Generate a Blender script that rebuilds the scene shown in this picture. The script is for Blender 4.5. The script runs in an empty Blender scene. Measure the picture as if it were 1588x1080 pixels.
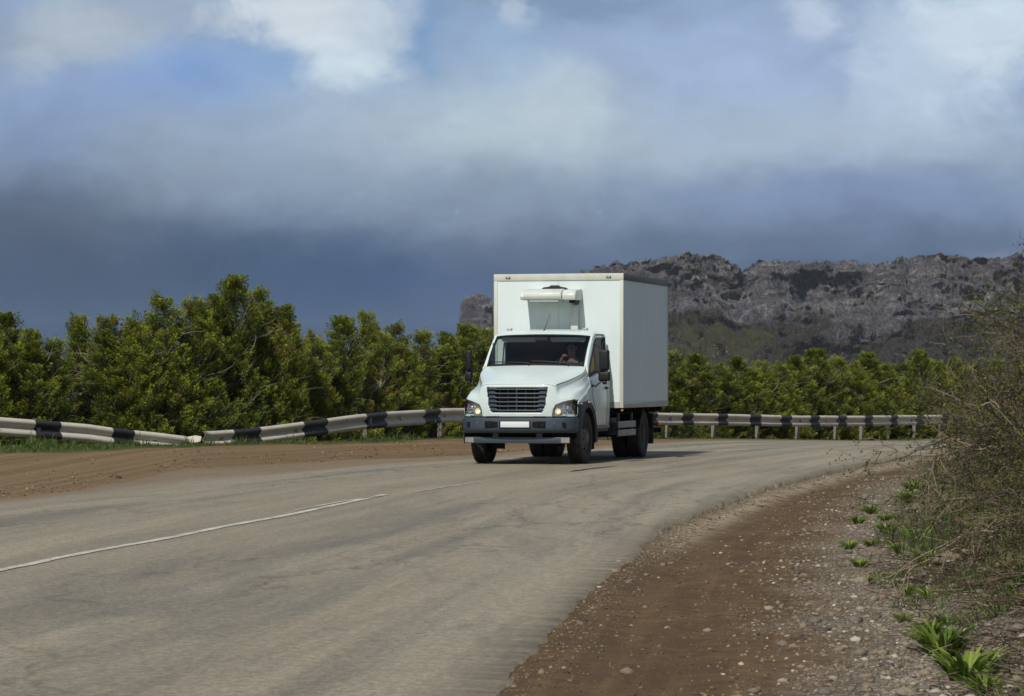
import bpy, bmesh, math, random
import numpy as np
from mathutils import Vector, Matrix
R = math.radians
random.seed(7); RNG = np.random.default_rng(11)
F = 4590.0; CZ = 1.53; CX = 794.0; HY = 588.0      # focal length in photo pixels, eye height, horizon
sc = bpy.context.scene
COL = sc.collection

# ------------------------------------------------------------------ camera
cd = bpy.data.cameras.new("camera"); cam = bpy.data.objects.new("camera", cd); COL.objects.link(cam)
cam.location = (0, 0, CZ); cam.rotation_euler = (R(90), 0, 0)
cd.sensor_width = 36; cd.lens = 36 * F / 1588; cd.shift_y = (HY - 540) / 1588
cd.clip_start = 0.5; cd.clip_end = 60000
cd.dof.use_dof = True; cd.dof.focus_distance = 50; cd.dof.aperture_fstop = 16
sc.camera = cam

# ------------------------------------------------------------------ colour helpers
def lin(c):
    c = c / 255.0
    return c / 12.92 if c <= 0.04045 else ((c + 0.055) / 1.055) ** 2.4
def rgb(r, g, b): return (lin(r), lin(g), lin(b), 1.0)

# ------------------------------------------------------------------ world
SUN_EL = 47.0
sdir = Vector((-0.36, -0.93, 0)).normalized() * math.cos(R(SUN_EL)); sdir.z = math.sin(R(SUN_EL))
world = bpy.data.worlds.new("World"); sc.world = world; world.use_nodes = True
nt = world.node_tree; nt.nodes.clear()
def N(tree, t, **kw):
    n = tree.nodes.new(t)
    for k, v in kw.items(): setattr(n, k, v)
    return n
L = nt.links.new
out = N(nt, 'ShaderNodeOutputWorld'); bg = N(nt, 'ShaderNodeBackground'); bg.inputs[1].default_value = 0.1
L(bg.outputs[0], out.inputs[0])
sky = N(nt, 'ShaderNodeTexSky', sky_type='NISHITA'); sky.sun_disc = False
sky.sun_elevation = R(SUN_EL); sky.sun_rotation = math.atan2(sdir.x, sdir.y)
tc = N(nt, 'ShaderNodeTexCoord'); sep = N(nt, 'ShaderNodeSeparateXYZ'); L(tc.outputs['Generated'], sep.inputs[0])
def M(op, a, b=None, c=None, clamp=False):
    n = N(nt, 'ShaderNodeMath', operation=op); n.use_clamp = clamp
    for i, v in enumerate((a, b, c)):
        if v is None: continue
        if isinstance(v, (int, float)): n.inputs[i].default_value = v
        else: L(v, n.inputs[i])
    return n.outputs[0]
# direction -> degrees-like sky coordinates (azimuth and elevation tangents, in thousandths)
yy = M('MAXIMUM', sep.outputs[1], 0.06)
sx = M('MULTIPLY', M('DIVIDE', sep.outputs[0], yy), F); sz = M('MULTIPLY', M('DIVIDE', sep.outputs[2], yy), F)
cmb = N(nt, 'ShaderNodeCombineXYZ'); L(sx, cmb.inputs[0]); L(sz, cmb.inputs[1])
def noise(scale, detail=4, rough=.55, src=None, loc=(0, 0, 0), sc3=(1, 1, 1), dist=0.0):
    mp = N(nt, 'ShaderNodeMapping'); mp.inputs['Location'].default_value = loc; mp.inputs['Scale'].default_value = sc3
    L(src or cmb.outputs[0], mp.inputs[0])
    n = N(nt, 'ShaderNodeTexNoise'); n.inputs['Scale'].default_value = scale; n.inputs['Detail'].default_value = detail
    n.inputs['Roughness'].default_value = rough; n.inputs['Distortion'].default_value = dist; L(mp.outputs[0], n.inputs[0]); return n
def vm(op, a, b):
    n = N(nt, 'ShaderNodeVectorMath', operation=op)
    for i, v in enumerate((a, b)):
        if isinstance(v, tuple): n.inputs[i].default_value = v
        else: L(v, n.inputs[i])
    return n
w1 = noise(1 / 130, 5, .55, sc3=(.7, 1, 1)); w2 = noise(1 / 45, 4, .6, loc=(3, 7, 0), sc3=(.6, 1, 1))
off = vm('ADD', vm('MULTIPLY', vm('SUBTRACT', w1.outputs['Color'], (.5, .5, .5)).outputs[0], (130, 90, 0)).outputs[0],
         vm('MULTIPLY', vm('SUBTRACT', w2.outputs['Color'], (.5, .5, .5)).outputs[0], (60, 45, 0)).outputs[0])
wp = vm('ADD', cmb.outputs[0], off.outputs[0])
sepw = N(nt, 'ShaderNodeSeparateXYZ'); L(wp.outputs[0], sepw.inputs[0])
ramp = N(nt, 'ShaderNodeValToRGB'); cr = ramp.color_ramp
L(M('DIVIDE', M('ADD', sepw.outputs[1], 60), 760, clamp=True), ramp.inputs[0])
stops = [(-60, (44, 64, 88)), (60, (38, 66, 100)), (110, (44, 75, 112)), (170, (62, 89, 122)), (215, (86, 108, 136)), (270, (116, 136, 160)),
         (350, (146, 165, 185)), (440, (146, 168, 200)), (590, (148, 170, 200)), (700, (150, 170, 200))]
while len(cr.elements) < len(stops): cr.elements.new(0.5)
for e, (p, c) in zip(cr.elements, stops): e.position = (p + 60) / 760; e.color = rgb(*c)
cur = ramp.outputs[0]
wsh_ = noise(1 / 85, 8, .62, loc=(5, 1, 0), sc3=(.75, 1, 1), dist=.8); nsh = M('MULTIPLY', M('SUBTRACT', wsh_.outputs[0], .5), 1.1)
blobs = [(110, 55, 120, 50, (176, 188, 198), .8), (250, 10, 120, 30, (160, 172, 190), .6), (10, 60, 30, 60, (120, 138, 168), .5),
    (470, 18, 120, 42, (204, 215, 224), 1.0), (545, 95, 62, 42, (212, 226, 234), 1.0), (600, 40, 60, 60, (186, 201, 216), .6),
    (290, 118, 85, 40, (118, 155, 208), .8), (430, 100, 60, 25, (130, 165, 208), .7), (190, 150, 90, 40, (138, 160, 204), .55),
    (665, 70, 28, 80, (112, 148, 190), .8), (600, 140, 50, 25, (135, 168, 206), .5), (780, 90, 60, 60, (145, 175, 208), .6), (900, 8, 160, 26, (118, 142, 172), .8),
    (792, 25, 24, 26, (184, 198, 212), .6), (760, 190, 240, 60, (182, 199, 209), .9), (880, 160, 60, 50, (186, 202, 212), .6),
    (1268, 25, 45, 35, (194, 208, 224), .7), (1440, 90, 120, 90, (190, 208, 226), .75), (1540, 40, 90, 80, (202, 217, 230), .85),
    (1130, 90, 130, 60, (162, 182, 216), .7), (1360, 190, 150, 50, (182, 200, 216), .6), (1200, 235, 220, 30, (172, 190, 206), .6),
    (400, 250, 220, 60, (142, 160, 182), .7), (1330, 300, 300, 40, (122, 142, 180), .7), (20, 335, 190, 70, (76, 90, 108), .85),
    (50, 210, 90, 60, (116, 138, 178), .6), (560, 440, 300, 50, (48, 80, 116), .85), (150, 420, 220, 60, (58, 76, 102), .7), (780, 330, 160, 45, (136, 153, 172), .6),
    (1150, 385, 380, 28, (98, 114, 142), .6), (820, 400, 90, 26, (88, 103, 128), .7), (720, 470, 90, 50, (78, 98, 134), .5), (1560, 400, 60, 14, (120, 132, 158), .7)]
for (px, py, bx, bz, c, w) in blobs:
    d = vm('MULTIPLY', vm('SUBTRACT', wp.outputs[0], (px - CX, HY - py, 0)).outputs[0], (1 / (bx * 1.25), 1 / (bz * 1.25), 0))
    dd = vm('DOT_PRODUCT', d.outputs[0], d.outputs[0])
    e_ = M('EXPONENT', M('MULTIPLY', dd.outputs['Value'], -1))
    if py < 165 and c[0] > 169:       # broken cloud edges in the upper sky
        sm = N(nt, 'ShaderNodeMapRange', interpolation_type='SMOOTHSTEP'); L(M('ADD', e_, nsh), sm.inputs[0]); sm.inputs[1].default_value = .16; sm.inputs[2].default_value = .84; e_ = sm.outputs[0]
    g = M('MULTIPLY', e_, w)
    mx = N(nt, 'ShaderNodeMixRGB'); L(g, mx.inputs[0]); L(cur, mx.inputs[1]); mx.inputs[2].default_value = rgb(*c); cur = mx.outputs[0]
# fine wisps
w3 = noise(1 / 60, 6, .6, loc=(11, 3, 0), sc3=(.5, 1, 1), dist=.6)
fac = M('MULTIPLY_ADD', w3.outputs[0], .34, .86)
mulc = N(nt, 'ShaderNodeVectorMath', operation='SCALE'); L(cur, mulc.inputs[0]); L(fac, mulc.inputs[3])
# the rest of the sky dome: broken cloud over the clear sky
n4 = noise(2.2, 5, .55, src=tc.outputs['Generated'])
cl = M('MULTIPLY_ADD', n4.outputs[0], 5, -2.0, clamp=True)
dome = N(nt, 'ShaderNodeMixRGB'); L(cl, dome.inputs[0]); L(sky.outputs[0], dome.inputs[1]); dome.inputs[2].default_value = (1.95, 2.1, 2.4, 1)
front = M('MULTIPLY', M('SUBTRACT', sep.outputs[1], 0.62), 4.0, clamp=True)
ten = N(nt, 'ShaderNodeVectorMath', operation='SCALE'); L(mulc.outputs[0], ten.inputs[0]); ten.inputs[3].default_value = 10.0
fin = N(nt, 'ShaderNodeMixRGB'); L(front, fin.inputs[0]); L(dome.outputs[0], fin.inputs[1]); L(ten.outputs[0], fin.inputs[2])
L(fin.outputs[0], bg.inputs[0])

sd = bpy.data.lights.new("sun", 'SUN'); so = bpy.data.objects.new("sun", sd); COL.objects.link(so)
sd.energy = 4.1; sd.angle = R(0.6); sd.color = (1.0, .94, .85)
so.rotation_euler = sdir.to_track_quat('Z', 'Y').to_euler(); so.location = (-30, -60, 60)
sc.view_settings.view_transform = 'Standard'; sc.view_settings.look = 'None'
sc.view_settings.exposure = 0; sc.view_settings.gamma = 1
sc.cycles.max_bounces = 6; sc.cycles.transparent_max_bounces = 12

# ------------------------------------------------------------------ noise in numpy
_perm = RNG.random((256, 256)).astype(np.float64)
def vnoise(x, y, s=0):
    x = np.asarray(x, float) + s * 17.3; y = np.asarray(y, float) + s * 9.1
    xi = np.floor(x).astype(int); yi = np.floor(y).astype(int); fx = x - xi; fy = y - yi
    fx = fx * fx * (3 - 2 * fx); fy = fy * fy * (3 - 2 * fy)
    g = lambda a, b: _perm[a & 255, b & 255]
    return (g(xi, yi) * (1 - fx) + g(xi + 1, yi) * fx) * (1 - fy) + (g(xi, yi + 1) * (1 - fx) + g(xi + 1, yi + 1) * fx) * fy - .5
def fbm(x, y, o=4, s=0, ridged=False):
    t = 0; a = 1.0; k = 1.0; tot = 0
    for i in range(o):
        v = vnoise(x * k, y * k, s + i * 3)
        if ridged: v = .5 - 2 * np.abs(v)
        t = t + a * v; tot += a; a *= .5; k *= 2.03
    return t / tot * 2
def sstep(a, b, x):
    t = np.clip((x - a) / (b - a), 0, 1); return t * t * (3 - 2 * t)

# ------------------------------------------------------------------ mesh helpers
def fast_mesh(name, V, Fq, mats=(), smooth=False, fattr=None, pattr=None, uv=None, midx=None):
    V = np.asarray(V, np.float32); Fq = np.asarray(Fq, np.int32); k = Fq.shape[1]
    me = bpy.data.meshes.new(name); me.vertices.add(len(V)); me.vertices.foreach_set('co', V.ravel())
    me.loops.add(Fq.size); me.loops.foreach_set('vertex_index', Fq.ravel())
    me.polygons.add(len(Fq)); me.polygons.foreach_set('loop_start', np.arange(0, Fq.size, k, dtype=np.int32))
    me.polygons.foreach_set('loop_total', np.full(len(Fq), k, np.int32))
    if midx is not None: me.polygons.foreach_set('material_index', np.asarray(midx, np.int32))
    me.update(calc_edges=True)
    if smooth: me.polygons.foreach_set('use_smooth', np.ones(len(Fq), bool))
    for nm, a in (fattr or {}).items():
        at = me.attributes.new(nm, 'FLOAT', 'FACE'); at.data.foreach_set('value', np.asarray(a, np.float32))
    for nm, a in (pattr or {}).items():
        at = me.attributes.new(nm, 'FLOAT', 'POINT'); at.data.foreach_set('value', np.asarray(a, np.float32))
    if uv is not None:
        ul = me.uv_layers.new(name='uv'); ul.data.foreach_set('uv', np.asarray(uv, np.float32)[Fq.ravel()].ravel())
    for m in mats: me.materials.append(m)
    return me
def link(name, me, parent=None, **props):
    o = bpy.data.objects.new(name, me); COL.objects.link(o)
    if parent is not None: o.parent = parent
    for k, v in props.items(): o[k] = v
    return o
def grid_faces(nr, nc):
    i = np.arange(nr - 1)[:, None] * nc + np.arange(nc - 1)[None, :]
    return np.stack([i, i + 1, i + nc + 1, i + nc], -1).reshape(-1, 4)
class MB:
    def __init__(s): s.v = []; s.f = []; s.m = []
    def add(s, vs, fs, m=0):
        b = len(s.v); s.v += [tuple(v) for v in vs]; s.f += [tuple(i + b for i in f) for f in fs]; s.m += [m] * len(fs); return s
    def box(s, lo, hi, m=0, mat=None):
        x0, y0, z0 = lo; x1, y1, z1 = hi
        vs = [(x0, y0, z0), (x1, y0, z0), (x1, y1, z0), (x0, y1, z0), (x0, y0, z1), (x1, y0, z1), (x1, y1, z1), (x0, y1, z1)]
        if mat is not None: vs = [tuple(mat @ Vector(v)) for v in vs]
        return s.add(vs, [(0, 3, 2, 1), (4, 5, 6, 7), (0, 1, 5, 4), (1, 2, 6, 5), (2, 3, 7, 6), (3, 0, 4, 7)], m)
    def tube(s, pts, r, n=10, m=0, caps=True):
        pts = [Vector(p) for p in pts]; rs = r if isinstance(r, (list, tuple)) else [r] * len(pts); b = len(s.v); up = None
        for i, p in enumerate(pts):
            t = (pts[min(i + 1, len(pts) - 1)] - pts[max(i - 1, 0)]).normalized()
            if up is None: up = Vector((0, 0, 1)) if abs(t.z) < .9 else Vector((1, 0, 0))
            a = t.cross(up).normalized(); c = a.cross(t); up = c
            for k in range(n):
                th = 2 * math.pi * k / n; s.v.append(tuple(p + (a * math.cos(th) + c * math.sin(th)) * rs[i]))
        for i in range(len(pts) - 1):
            for k in range(n):
                s.f.append((b + i * n + k, b + i * n + (k + 1) % n, b + (i + 1) * n + (k + 1) % n, b + (i + 1) * n + k)); s.m.append(m)
        if caps:
            s.f.append(tuple(b + k for k in range(n))[::-1]); s.m.append(m)
            s.f.append(tuple(b + (len(pts) - 1) * n + k for k in range(n))); s.m.append(m)
        return s
    def prism(s, poly, a, b, axis='y', m=0):
        n = len(poly)
        def P(p, t): return {'y': (p[0], t, p[1]), 'x': (t, p[0], p[1]), 'z': (p[0], p[1], t)}[axis]
        vs = [P(p, a) for p in poly] + [P(p, b) for p in poly]
        return s.add(vs, [tuple(range(n))[::-1], tuple(range(n, 2 * n))] + [(i, (i + 1) % n, n + (i + 1) % n, n + i) for i in range(n)], m)
    def revolve(s, prof, n=32, m=0, centre=(0, 0, 0)):      # prof: (radius, y) about the y axis
        b = len(s.v); k = len(prof)
        for i in range(n):
            th = 2 * math.pi * i / n
            for r, y in prof: s.v.append((centre[0] + r * math.cos(th), centre[1] + y, centre[2] + r * math.sin(th)))
        for i in range(n):
            for j in range(k - 1):
                a = b + i * k + j; c = b + ((i + 1) % n) * k + j; s.f.append((a, a + 1, c + 1, c)); s.m.append(m)
        return s
    def build(s, name, mats, parent=None, bevel=0, smooth=False, segs=2, **props):
        me = bpy.data.meshes.new(name); me.from_pydata(s.v, [], s.f)
        if not isinstance(mats, (list, tuple)): mats = [mats]
        for m in mats: me.materials.append(m)
        me.polygons.foreach_set('material_index', s.m)
        bm = bmesh.new(); bm.from_mesh(me); bmesh.ops.recalc_face_normals(bm, faces=bm.faces)
        if bevel:
            ed = [e for e in bm.edges if len(e.link_faces) == 2 and e.calc_face_angle(0) > .5]
            bmesh.ops.bevel(bm, geom=ed, offset=bevel, segments=segs, profile=.5, affect='EDGES', clamp_overlap=True)
        bm.to_mesh(me); bm.free()
        if smooth or bevel:
            me.polygons.foreach_set('use_smooth', [True] * len(me.polygons))
            me.set_sharp_from_angle(angle=R(38))
        return link(name, me, parent, **props)

# ------------------------------------------------------------------ material helpers
def mat(name):
    m = bpy.data.materials.new(name); m.use_nodes = True; t = m.node_tree
    return m, t, t.nodes['Principled BSDF']
def T(t, typ, ins=None, **kw):
    n = t.nodes.new(typ)
    for k, v in kw.items(): setattr(n, k, v)
    for k, v in (ins or {}).items():
        if isinstance(v, bpy.types.NodeSocket): t.links.new(v, n.inputs[k])
        else: n.inputs[k].default_value = v
    return n
def tmath(t, op, a, b=0.0, clamp=False):
    n = t.nodes.new('ShaderNodeMath'); n.operation = op; n.use_clamp = clamp
    for i, v in enumerate((a, b)):
        if isinstance(v, bpy.types.NodeSocket): t.links.new(v, n.inputs[i])
        else: n.inputs[i].default_value = v
    return n.outputs[0]
def tmix(t, f, a, b, mode='MIX'):
    n = t.nodes.new('ShaderNodeMixRGB'); n.blend_type = mode
    for i, v in enumerate((f, a, b)):
        if isinstance(v, bpy.types.NodeSocket): t.links.new(v, n.inputs[i])
        else: n.inputs[i].default_value = v
    return n.outputs[0]
def tnoise(t, vec, scale, detail=4, rough=.55, dist=0):
    n = T(t, 'ShaderNodeTexNoise', {'Scale': scale, 'Detail': detail, 'Roughness': rough, 'Distortion': dist}); t.links.new(vec, n.inputs['Vector']); return n.outputs[0]
def tmap(t, vec, s=(1, 1, 1), loc=(0, 0, 0)):
    n = T(t, 'ShaderNodeMapping', {'Scale': s, 'Location': loc}); t.links.new(vec, n.inputs[0]); return n.outputs[0]
def ramp_(t, f, stops):
    n = t.nodes.new('ShaderNodeValToRGB'); c = n.color_ramp
    while len(c.elements) < len(stops): c.elements.new(.5)
    for e, (p, col) in zip(c.elements, stops): e.position = p; e.color = col if len(col) == 4 else (*col, 1)
    t.links.new(f, n.inputs[0]); return n.outputs[0]
def step01(t, v, a, b): return tmath(t, 'MULTIPLY', tmath(t, 'SUBTRACT', v, a), 1.0 / (b - a), True)
def bump(t, bs, h, strength, dist):
    n = T(t, 'ShaderNodeBump', {'Strength': strength, 'Distance': dist, 'Height': h}); t.links.new(n.outputs[0], bs.inputs['Normal']); return n
def simple(name, col, rough=.5, metal=0, coat=0, spec=.5, dirt=None, dirt_scale=6, dirt_amt=.5):
    m, t, b = mat(name); b.inputs['Base Color'].default_value = (*col, 1); b.inputs['Roughness'].default_value = rough
    b.inputs['Metallic'].default_value = metal; b.inputs['Coat Weight'].default_value = coat; b.inputs['Coat Roughness'].default_value = .06
    b.inputs['Specular IOR Level'].default_value = spec
    if dirt:
        o = T(t, 'ShaderNodeTexCoord').outputs['Object']
        n = tnoise(t, o, dirt_scale, 6, .65); f = tmath(t, 'MULTIPLY', step01(t, n, .45, .72), dirt_amt)
        t.links.new(tmix(t, f, (*col, 1), (*dirt, 1)), b.inputs['Base Color'])
    return m

# ------------------------------------------------------------------ layout curves (metres; X right, Y away from the camera)
LE = np.array([(-15.5, -12), (-12.6, 3), (-10.6, 15), (-8.9, 25), (-6.5, 37.55), (-5.71, 41.55), (-5.12, 45.1), (-4.36, 47.8), (-3.04, 52.6), (-1.17, 57.3),
               (1.0, 63.9), (3.65, 71), (5.6, 75.2), (8.12, 80), (11.0, 87.4), (14.5, 97), (23, 118), (38, 150), (60, 190)], float)
RE = np.array([(-2.6, -12), (-1.1, 3), (-.106, 14.27), (.354, 18.9), (.73, 22.9), (1.21, 27), (1.67, 30.5), (2.57, 35.6), (3.46, 40.4), (4.63, 45.6),
               (5.75, 50.2), (7.42, 56.2), (8.9, 60.5), (12.5, 68), (18, 79), (28, 95), (42, 113), (70, 150)], float)
GL = np.array([(.6, -12), (1.35, 5), (1.95, 14.3), (2.63, 22.5), (3.1, 26.8), (4.9, 38.6), (7.6, 53), (10.5, 61), (15, 70), (22, 81), (34, 97), (60, 130)], float)
def XL(Y): return np.interp(Y, LE[:, 1], LE[:, 0])
def XR(Y): return np.interp(Y, RE[:, 1], RE[:, 0])
def XG(Y): return np.interp(Y, GL[:, 1], GL[:, 0])
PXR = np.array([-400, 0, 290, 316, 400, 488, 585, 700, 870, 1040, 1112, 1250, 1340, 1420, 1500, 1620, 1900], float)    # guardrail: bearing -> distance
YR = np.array([46, 50, 53, 54, 55.4, 57, 59.5, 64, 70, 76, 78.5, 84, 88.5, 93.5, 100, 112, 150], float)
def base_z(X, Y, fine=True):
    X = np.asarray(X, float); Y = np.asarray(Y, float); Ys = np.maximum(Y, 6)
    px = CX + F * X / Ys
    B = np.interp(px, [0, 400, 700, 1040, 1250, 1500], [.38, .34, .27, 0, -.25, -.43])
    y0 = np.interp(px, [0, 300, 700, 1040, 1500], [38, 42.5, 56, 66, 66]); w = np.interp(px, [0, 700, 1040, 1250], [9, 7, 20, 26])
    z = B * sstep(0, 1, (Y - y0) / w)
    yr = np.interp(px, PXR, YR); d = Y - yr - .6
    z = z - np.where(d > 0, .28 * sstep(0, 2.2, d) + 34 * sstep(3.5, 120, d), 0)
    g = X - XG(Ys) - .35
    bank = np.where((g > 0) & (Y < 140), 1, 0) * (1.0 * (1 - np.exp(-np.maximum(g, 0) * .55)) + 2.2 * sstep(3.5, 14, g))
    z = z + bank * sstep(150, 90, Ys) - .05 * sstep(0, .5, X - XR(Ys)) * sstep(12, 30, Ys) * (g < .4) 
    left = sstep(0, 30, -X - 22) * -6
    z = z + left
    if fine:
        off = np.maximum(X - XR(Ys), (XL(Ys) - X) * .35)
        lf = np.where(X < XL(Ys), .05, .8); n = fbm(X * 1.1, Y * .8, 4, 1) * .035 * sstep(.1, 1.2, off) * lf
        n = n + fbm(X * 3.0, Y * 3, 4, 5) * (.018 * sstep(.2, 1.5, off) * lf + .09 * sstep(-.2, .8, X - XG(Ys)))
        rut = sum(-.016 * np.exp(-((X - XR(Ys) - o_ - .12 * np.sin(Y * .21 + o_)) / .13) ** 2) for o_ in (.55, .95, 1.5))
        z = z + n + np.where(X > XR(Ys), rut, 0)
    return z
def gz(x, y): return float(base_z(np.array([x]), np.array([y]))[0])
def pix(px, py, zg=0.0):
    Y = F * (CZ - zg) / (py - HY); return ((px - CX) / F * Y, Y)

# ------------------------------------------------------------------ ground
def axis(*segs):
    a = [np.linspace(s, e, n, endpoint=False) for s, e, n in segs]; return np.concatenate(a + [[segs[-1][1]]])
gx = axis((-4000, -1000, 6), (-1000, -60, 24), (-60, -14, 60), (-14, 9.5, 400), (9.5, 26, 120), (26, 80, 60), (80, 1000, 24), (1000, 4000, 6))
gy = axis((-400, -10, 12), (-10, 11, 30), (11, 32, 330), (32, 68, 300), (68, 115, 200), (115, 250, 70), (250, 1500, 30), (1500, 5200, 8))
GX, GY = np.meshgrid(gx, gy); GZ = base_z(GX, GY)
onroad = np.minimum(GX - XL(GY), XR(GY) - GX)
GZ = GZ - .06 * sstep(.0, .5, onroad) * (GY < 170)
Ys = np.maximum(GY, 6)
rel = GX - XG(Ys) + fbm(GX * .8, GY * .6, 3, 9) * .5
gravel = sstep(-.8, .1, rel) * sstep(1.3, .3, rel)
bankm = sstep(.15, .7, rel)
yr = np.interp(CX + F * GX / Ys, PXR, YR)
lw = np.interp(CX + F * GX / Ys, [0, 300, 500, 1100], [4.4, 2.3, 1.5, .8])
grassm = sstep(-.35, .35, GY - (yr - lw) + fbm(GX * .9, GY * .5, 3, 21) * .9) * (GY > 30)
far = sstep(6, 30, GY - yr) * (GY > 40)
sand = sstep(.2, -.3, GX - XL(Ys) - .3)
dl = GY - np.interp(GX, LE[:, 0], LE[:, 1]); drr = GX - XR(Ys)
crust = np.exp(-((GX - XR(Ys) - .22) / .2) ** 2) * sstep(24, 31, GY)

def ground_mat():
    m, t, b = mat('ground'); pos = T(t, 'ShaderNodeNewGeometry').outputs['Position']
    A = lambda n: T(t, 'ShaderNodeAttribute', attribute_name=n).outputs['Fac']
    big = tnoise(t, pos, .9, 4, .6); med = tnoise(t, pos, 5, 5, .65); fine = tnoise(t, pos, 38, 4, .7)
    sx_ = T(t, 'ShaderNodeSeparateXYZ', {0: pos}); vl = T(t, 'ShaderNodeCombineXYZ', {0: sx_.outputs[0], 1: A('dl')}).outputs[0]; vr = T(t, 'ShaderNodeCombineXYZ', {0: A('dr'), 1: sx_.outputs[1]}).outputs[0]
    trk = tnoise(t, tmap(t, vr, (7, .22, 1)), 1, 5, .65)
    dirt = ramp_(t, med, [(.3, rgb(68, 54, 37)), (.5, rgb(89, 71, 49)), (.72, rgb(110, 90, 64))])
    dirt = tmix(t, step01(t, big, .42, .62), dirt, rgb(80, 65, 46))
    dirt = tmix(t, tmath(t, 'MULTIPLY', step01(t, trk, .45, .7), .45), dirt, rgb(110, 92, 66))
    dirt = tmix(t, tmath(t, 'MULTIPLY', step01(t, fine, .6, .7), .35), dirt, rgb(140, 122, 98))
    strk = tnoise(t, tmap(t, vl, (.10, .9, 1)), 1, 6, .65)
    snd = ramp_(t, strk, [(.3, rgb(86, 71, 52)), (.45, rgb(105, 88, 65)), (.58, rgb(119, 100, 75)), (.75, rgb(101, 84, 62))])
    snd = tmix(t, .5, snd, ramp_(t, med, [(.3, (.8, .8, .8, 1)), (.7, (1.2, 1.2, 1.2, 1))]), 'MULTIPLY'); snd = tmix(t, tmath(t, 'MULTIPLY', step01(t, fine, .52, .68), .5), snd, rgb(128, 110, 88))
    col = tmix(t, A('sand'), dirt, snd)
    vor = T(t, 'ShaderNodeTexVoronoi', {'Scale': 26.0}); t.links.new(pos, vor.inputs['Vector'])
    vor2 = T(t, 'ShaderNodeTexVoronoi', {'Scale': 55.0}); t.links.new(pos, vor2.inputs['Vector'])
    peb = ramp_(t, T(t, 'ShaderNodeSeparateColor', {0: vor2.outputs['Color']}).outputs[0], [(0, rgb(74, 66, 56)), (.35, rgb(104, 96, 85)), (.7, rgb(128, 120, 107)), (.95, rgb(160, 152, 138))])
    col = tmix(t, tmath(t, 'MULTIPLY', A('gravel'), tmath(t, 'ADD', step01(t, med, .35, .6), .25, True)), col, peb)
    col = tmix(t, tmath(t, 'MULTIPLY', A('crust'), step01(t, med, .36, .55)), col, rgb(150, 138, 116))
    soil = ramp_(t, med, [(.3, rgb(48, 40, 30)), (.55, rgb(74, 62, 45)), (.75, rgb(74, 74, 44))])
    col = tmix(t, A('bank'), col, soil)
    gr = ramp_(t, med, [(.3, rgb(48, 54, 26)), (.6, rgb(74, 78, 40)), (.75, rgb(110, 94, 62))])
    col = tmix(t, A('grass'), col, gr)
    fc = ramp_(t, tnoise(t, pos, .01, 5, .6), [(.3, rgb(52, 58, 44)), (.7, rgb(84, 80, 58))])
    col = tmix(t, A('far'), col, fc)
    t.links.new(col, b.inputs['Base Color']); b.inputs['Roughness'].default_value = .95; b.inputs['Specular IOR Level'].default_value = .15
    h = tmath(t, 'ADD', tmath(t, 'MULTIPLY', fine, .5), tmath(t, 'ADD', med, tmath(t, 'MULTIPLY', trk, tmath(t, 'SUBTRACT', .7, tmath(t, 'MULTIPLY', A('sand'), .7)))))
    h = tmath(t, 'ADD', h, tmath(t, 'MULTIPLY', tmath(t, 'SUBTRACT', 1.0, vor.outputs['Distance']), tmath(t, 'MULTIPLY', A('gravel'), 1.0)))
    bump(t, b, h, .8, .03)
    return m
gme = fast_mesh('ground', np.stack([GX, GY, GZ], -1).reshape(-1, 3), grid_faces(len(gy), len(gx)), [ground_mat()], smooth=True,
                pattr={'gravel': gravel.ravel(), 'bank': bankm.ravel(), 'grass': grassm.ravel(), 'far': far.ravel(), 'sand': sand.ravel(), 'crust': crust.ravel(), 'dl': dl.ravel(), 'dr': drr.ravel()})
link('ground', gme, kind='structure')

# ------------------------------------------------------------------ road
def resample(P, n):
    d = np.r_[0, np.cumsum(np.hypot(*np.diff(P, axis=0).T))]
    from math import floor
    # smooth by Catmull-Rom
    out_ = []
    m = len(P)
    for i in range(m - 1):
        p0, p1, p2, p3 = P[max(i - 1, 0)], P[i], P[i + 1], P[min(i + 2, m - 1)]
        for t_ in np.linspace(0, 1, 12, endpoint=False):
            out_.append(.5 * (2 * p1 + (p2 - p0) * t_ + (2 * p0 - 5 * p1 + 4 * p2 - p3) * t_ ** 2 + (3 * p1 - p0 - 3 * p2 + p3) * t_ ** 3))
    out_.append(P[-1]); Q = np.array(out_); d = np.r_[0, np.cumsum(np.hypot(*np.diff(Q, axis=0).T))]
    s = np.linspace(0, d[-1], n); return np.stack([np.interp(s, d, Q[:, 0]), np.interp(s, d, Q[:, 1])], -1), s
NS = 3600; NC = 26
ls, sl = resample(LE, NS); rs_, sr = resample(RE, NS)
def road_pt(s_idx, v): return ls[s_idx] * (1 - v) + rs_[s_idx] * v
dirv = rs_ - ls; wid = np.hypot(dirv[:, 0], dirv[:, 1]); dn = dirv / wid[:, None]
arc = (sl + sr) / 2
nr_ = fbm(arc * .5, arc * 0, 3, 31) * .07 + fbm(arc * 3.1, arc * 0, 3, 38) * .05 + fbm(arc * 9, arc * 0, 3, 41) * .04 
nl_ = fbm(arc * .35, arc * 0, 4, 61) * .35
vs_ = np.linspace(0, 1, NC)
RP = np.zeros((NS, NC + 1, 3)); UV = np.zeros((NS, NC + 1, 2))
lift = .012 + .035 * sstep(26, 33, rs_[:, 1])
for j, v in enumerate(vs_):
    p = ls + dirv * v; pz = p - dn * (.03 + .12 * v ** 8)
    p = p + dn * (nl_ * (1 - v) ** 3 + nr_ * v ** 60)[:, None]
    z = base_z(pz[:, 0], pz[:, 1], False) + .010 + lift * sstep(.6, 1, v) + .05 * sstep(0, .5, np.minimum(p[:, 0] - XR(p[:, 1]) + .0, 1)) * 0
    RP[:, j, :2] = p; RP[:, j, 2] = z; UV[:, j, 0] = arc; UV[:, j, 1] = v * wid
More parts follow.
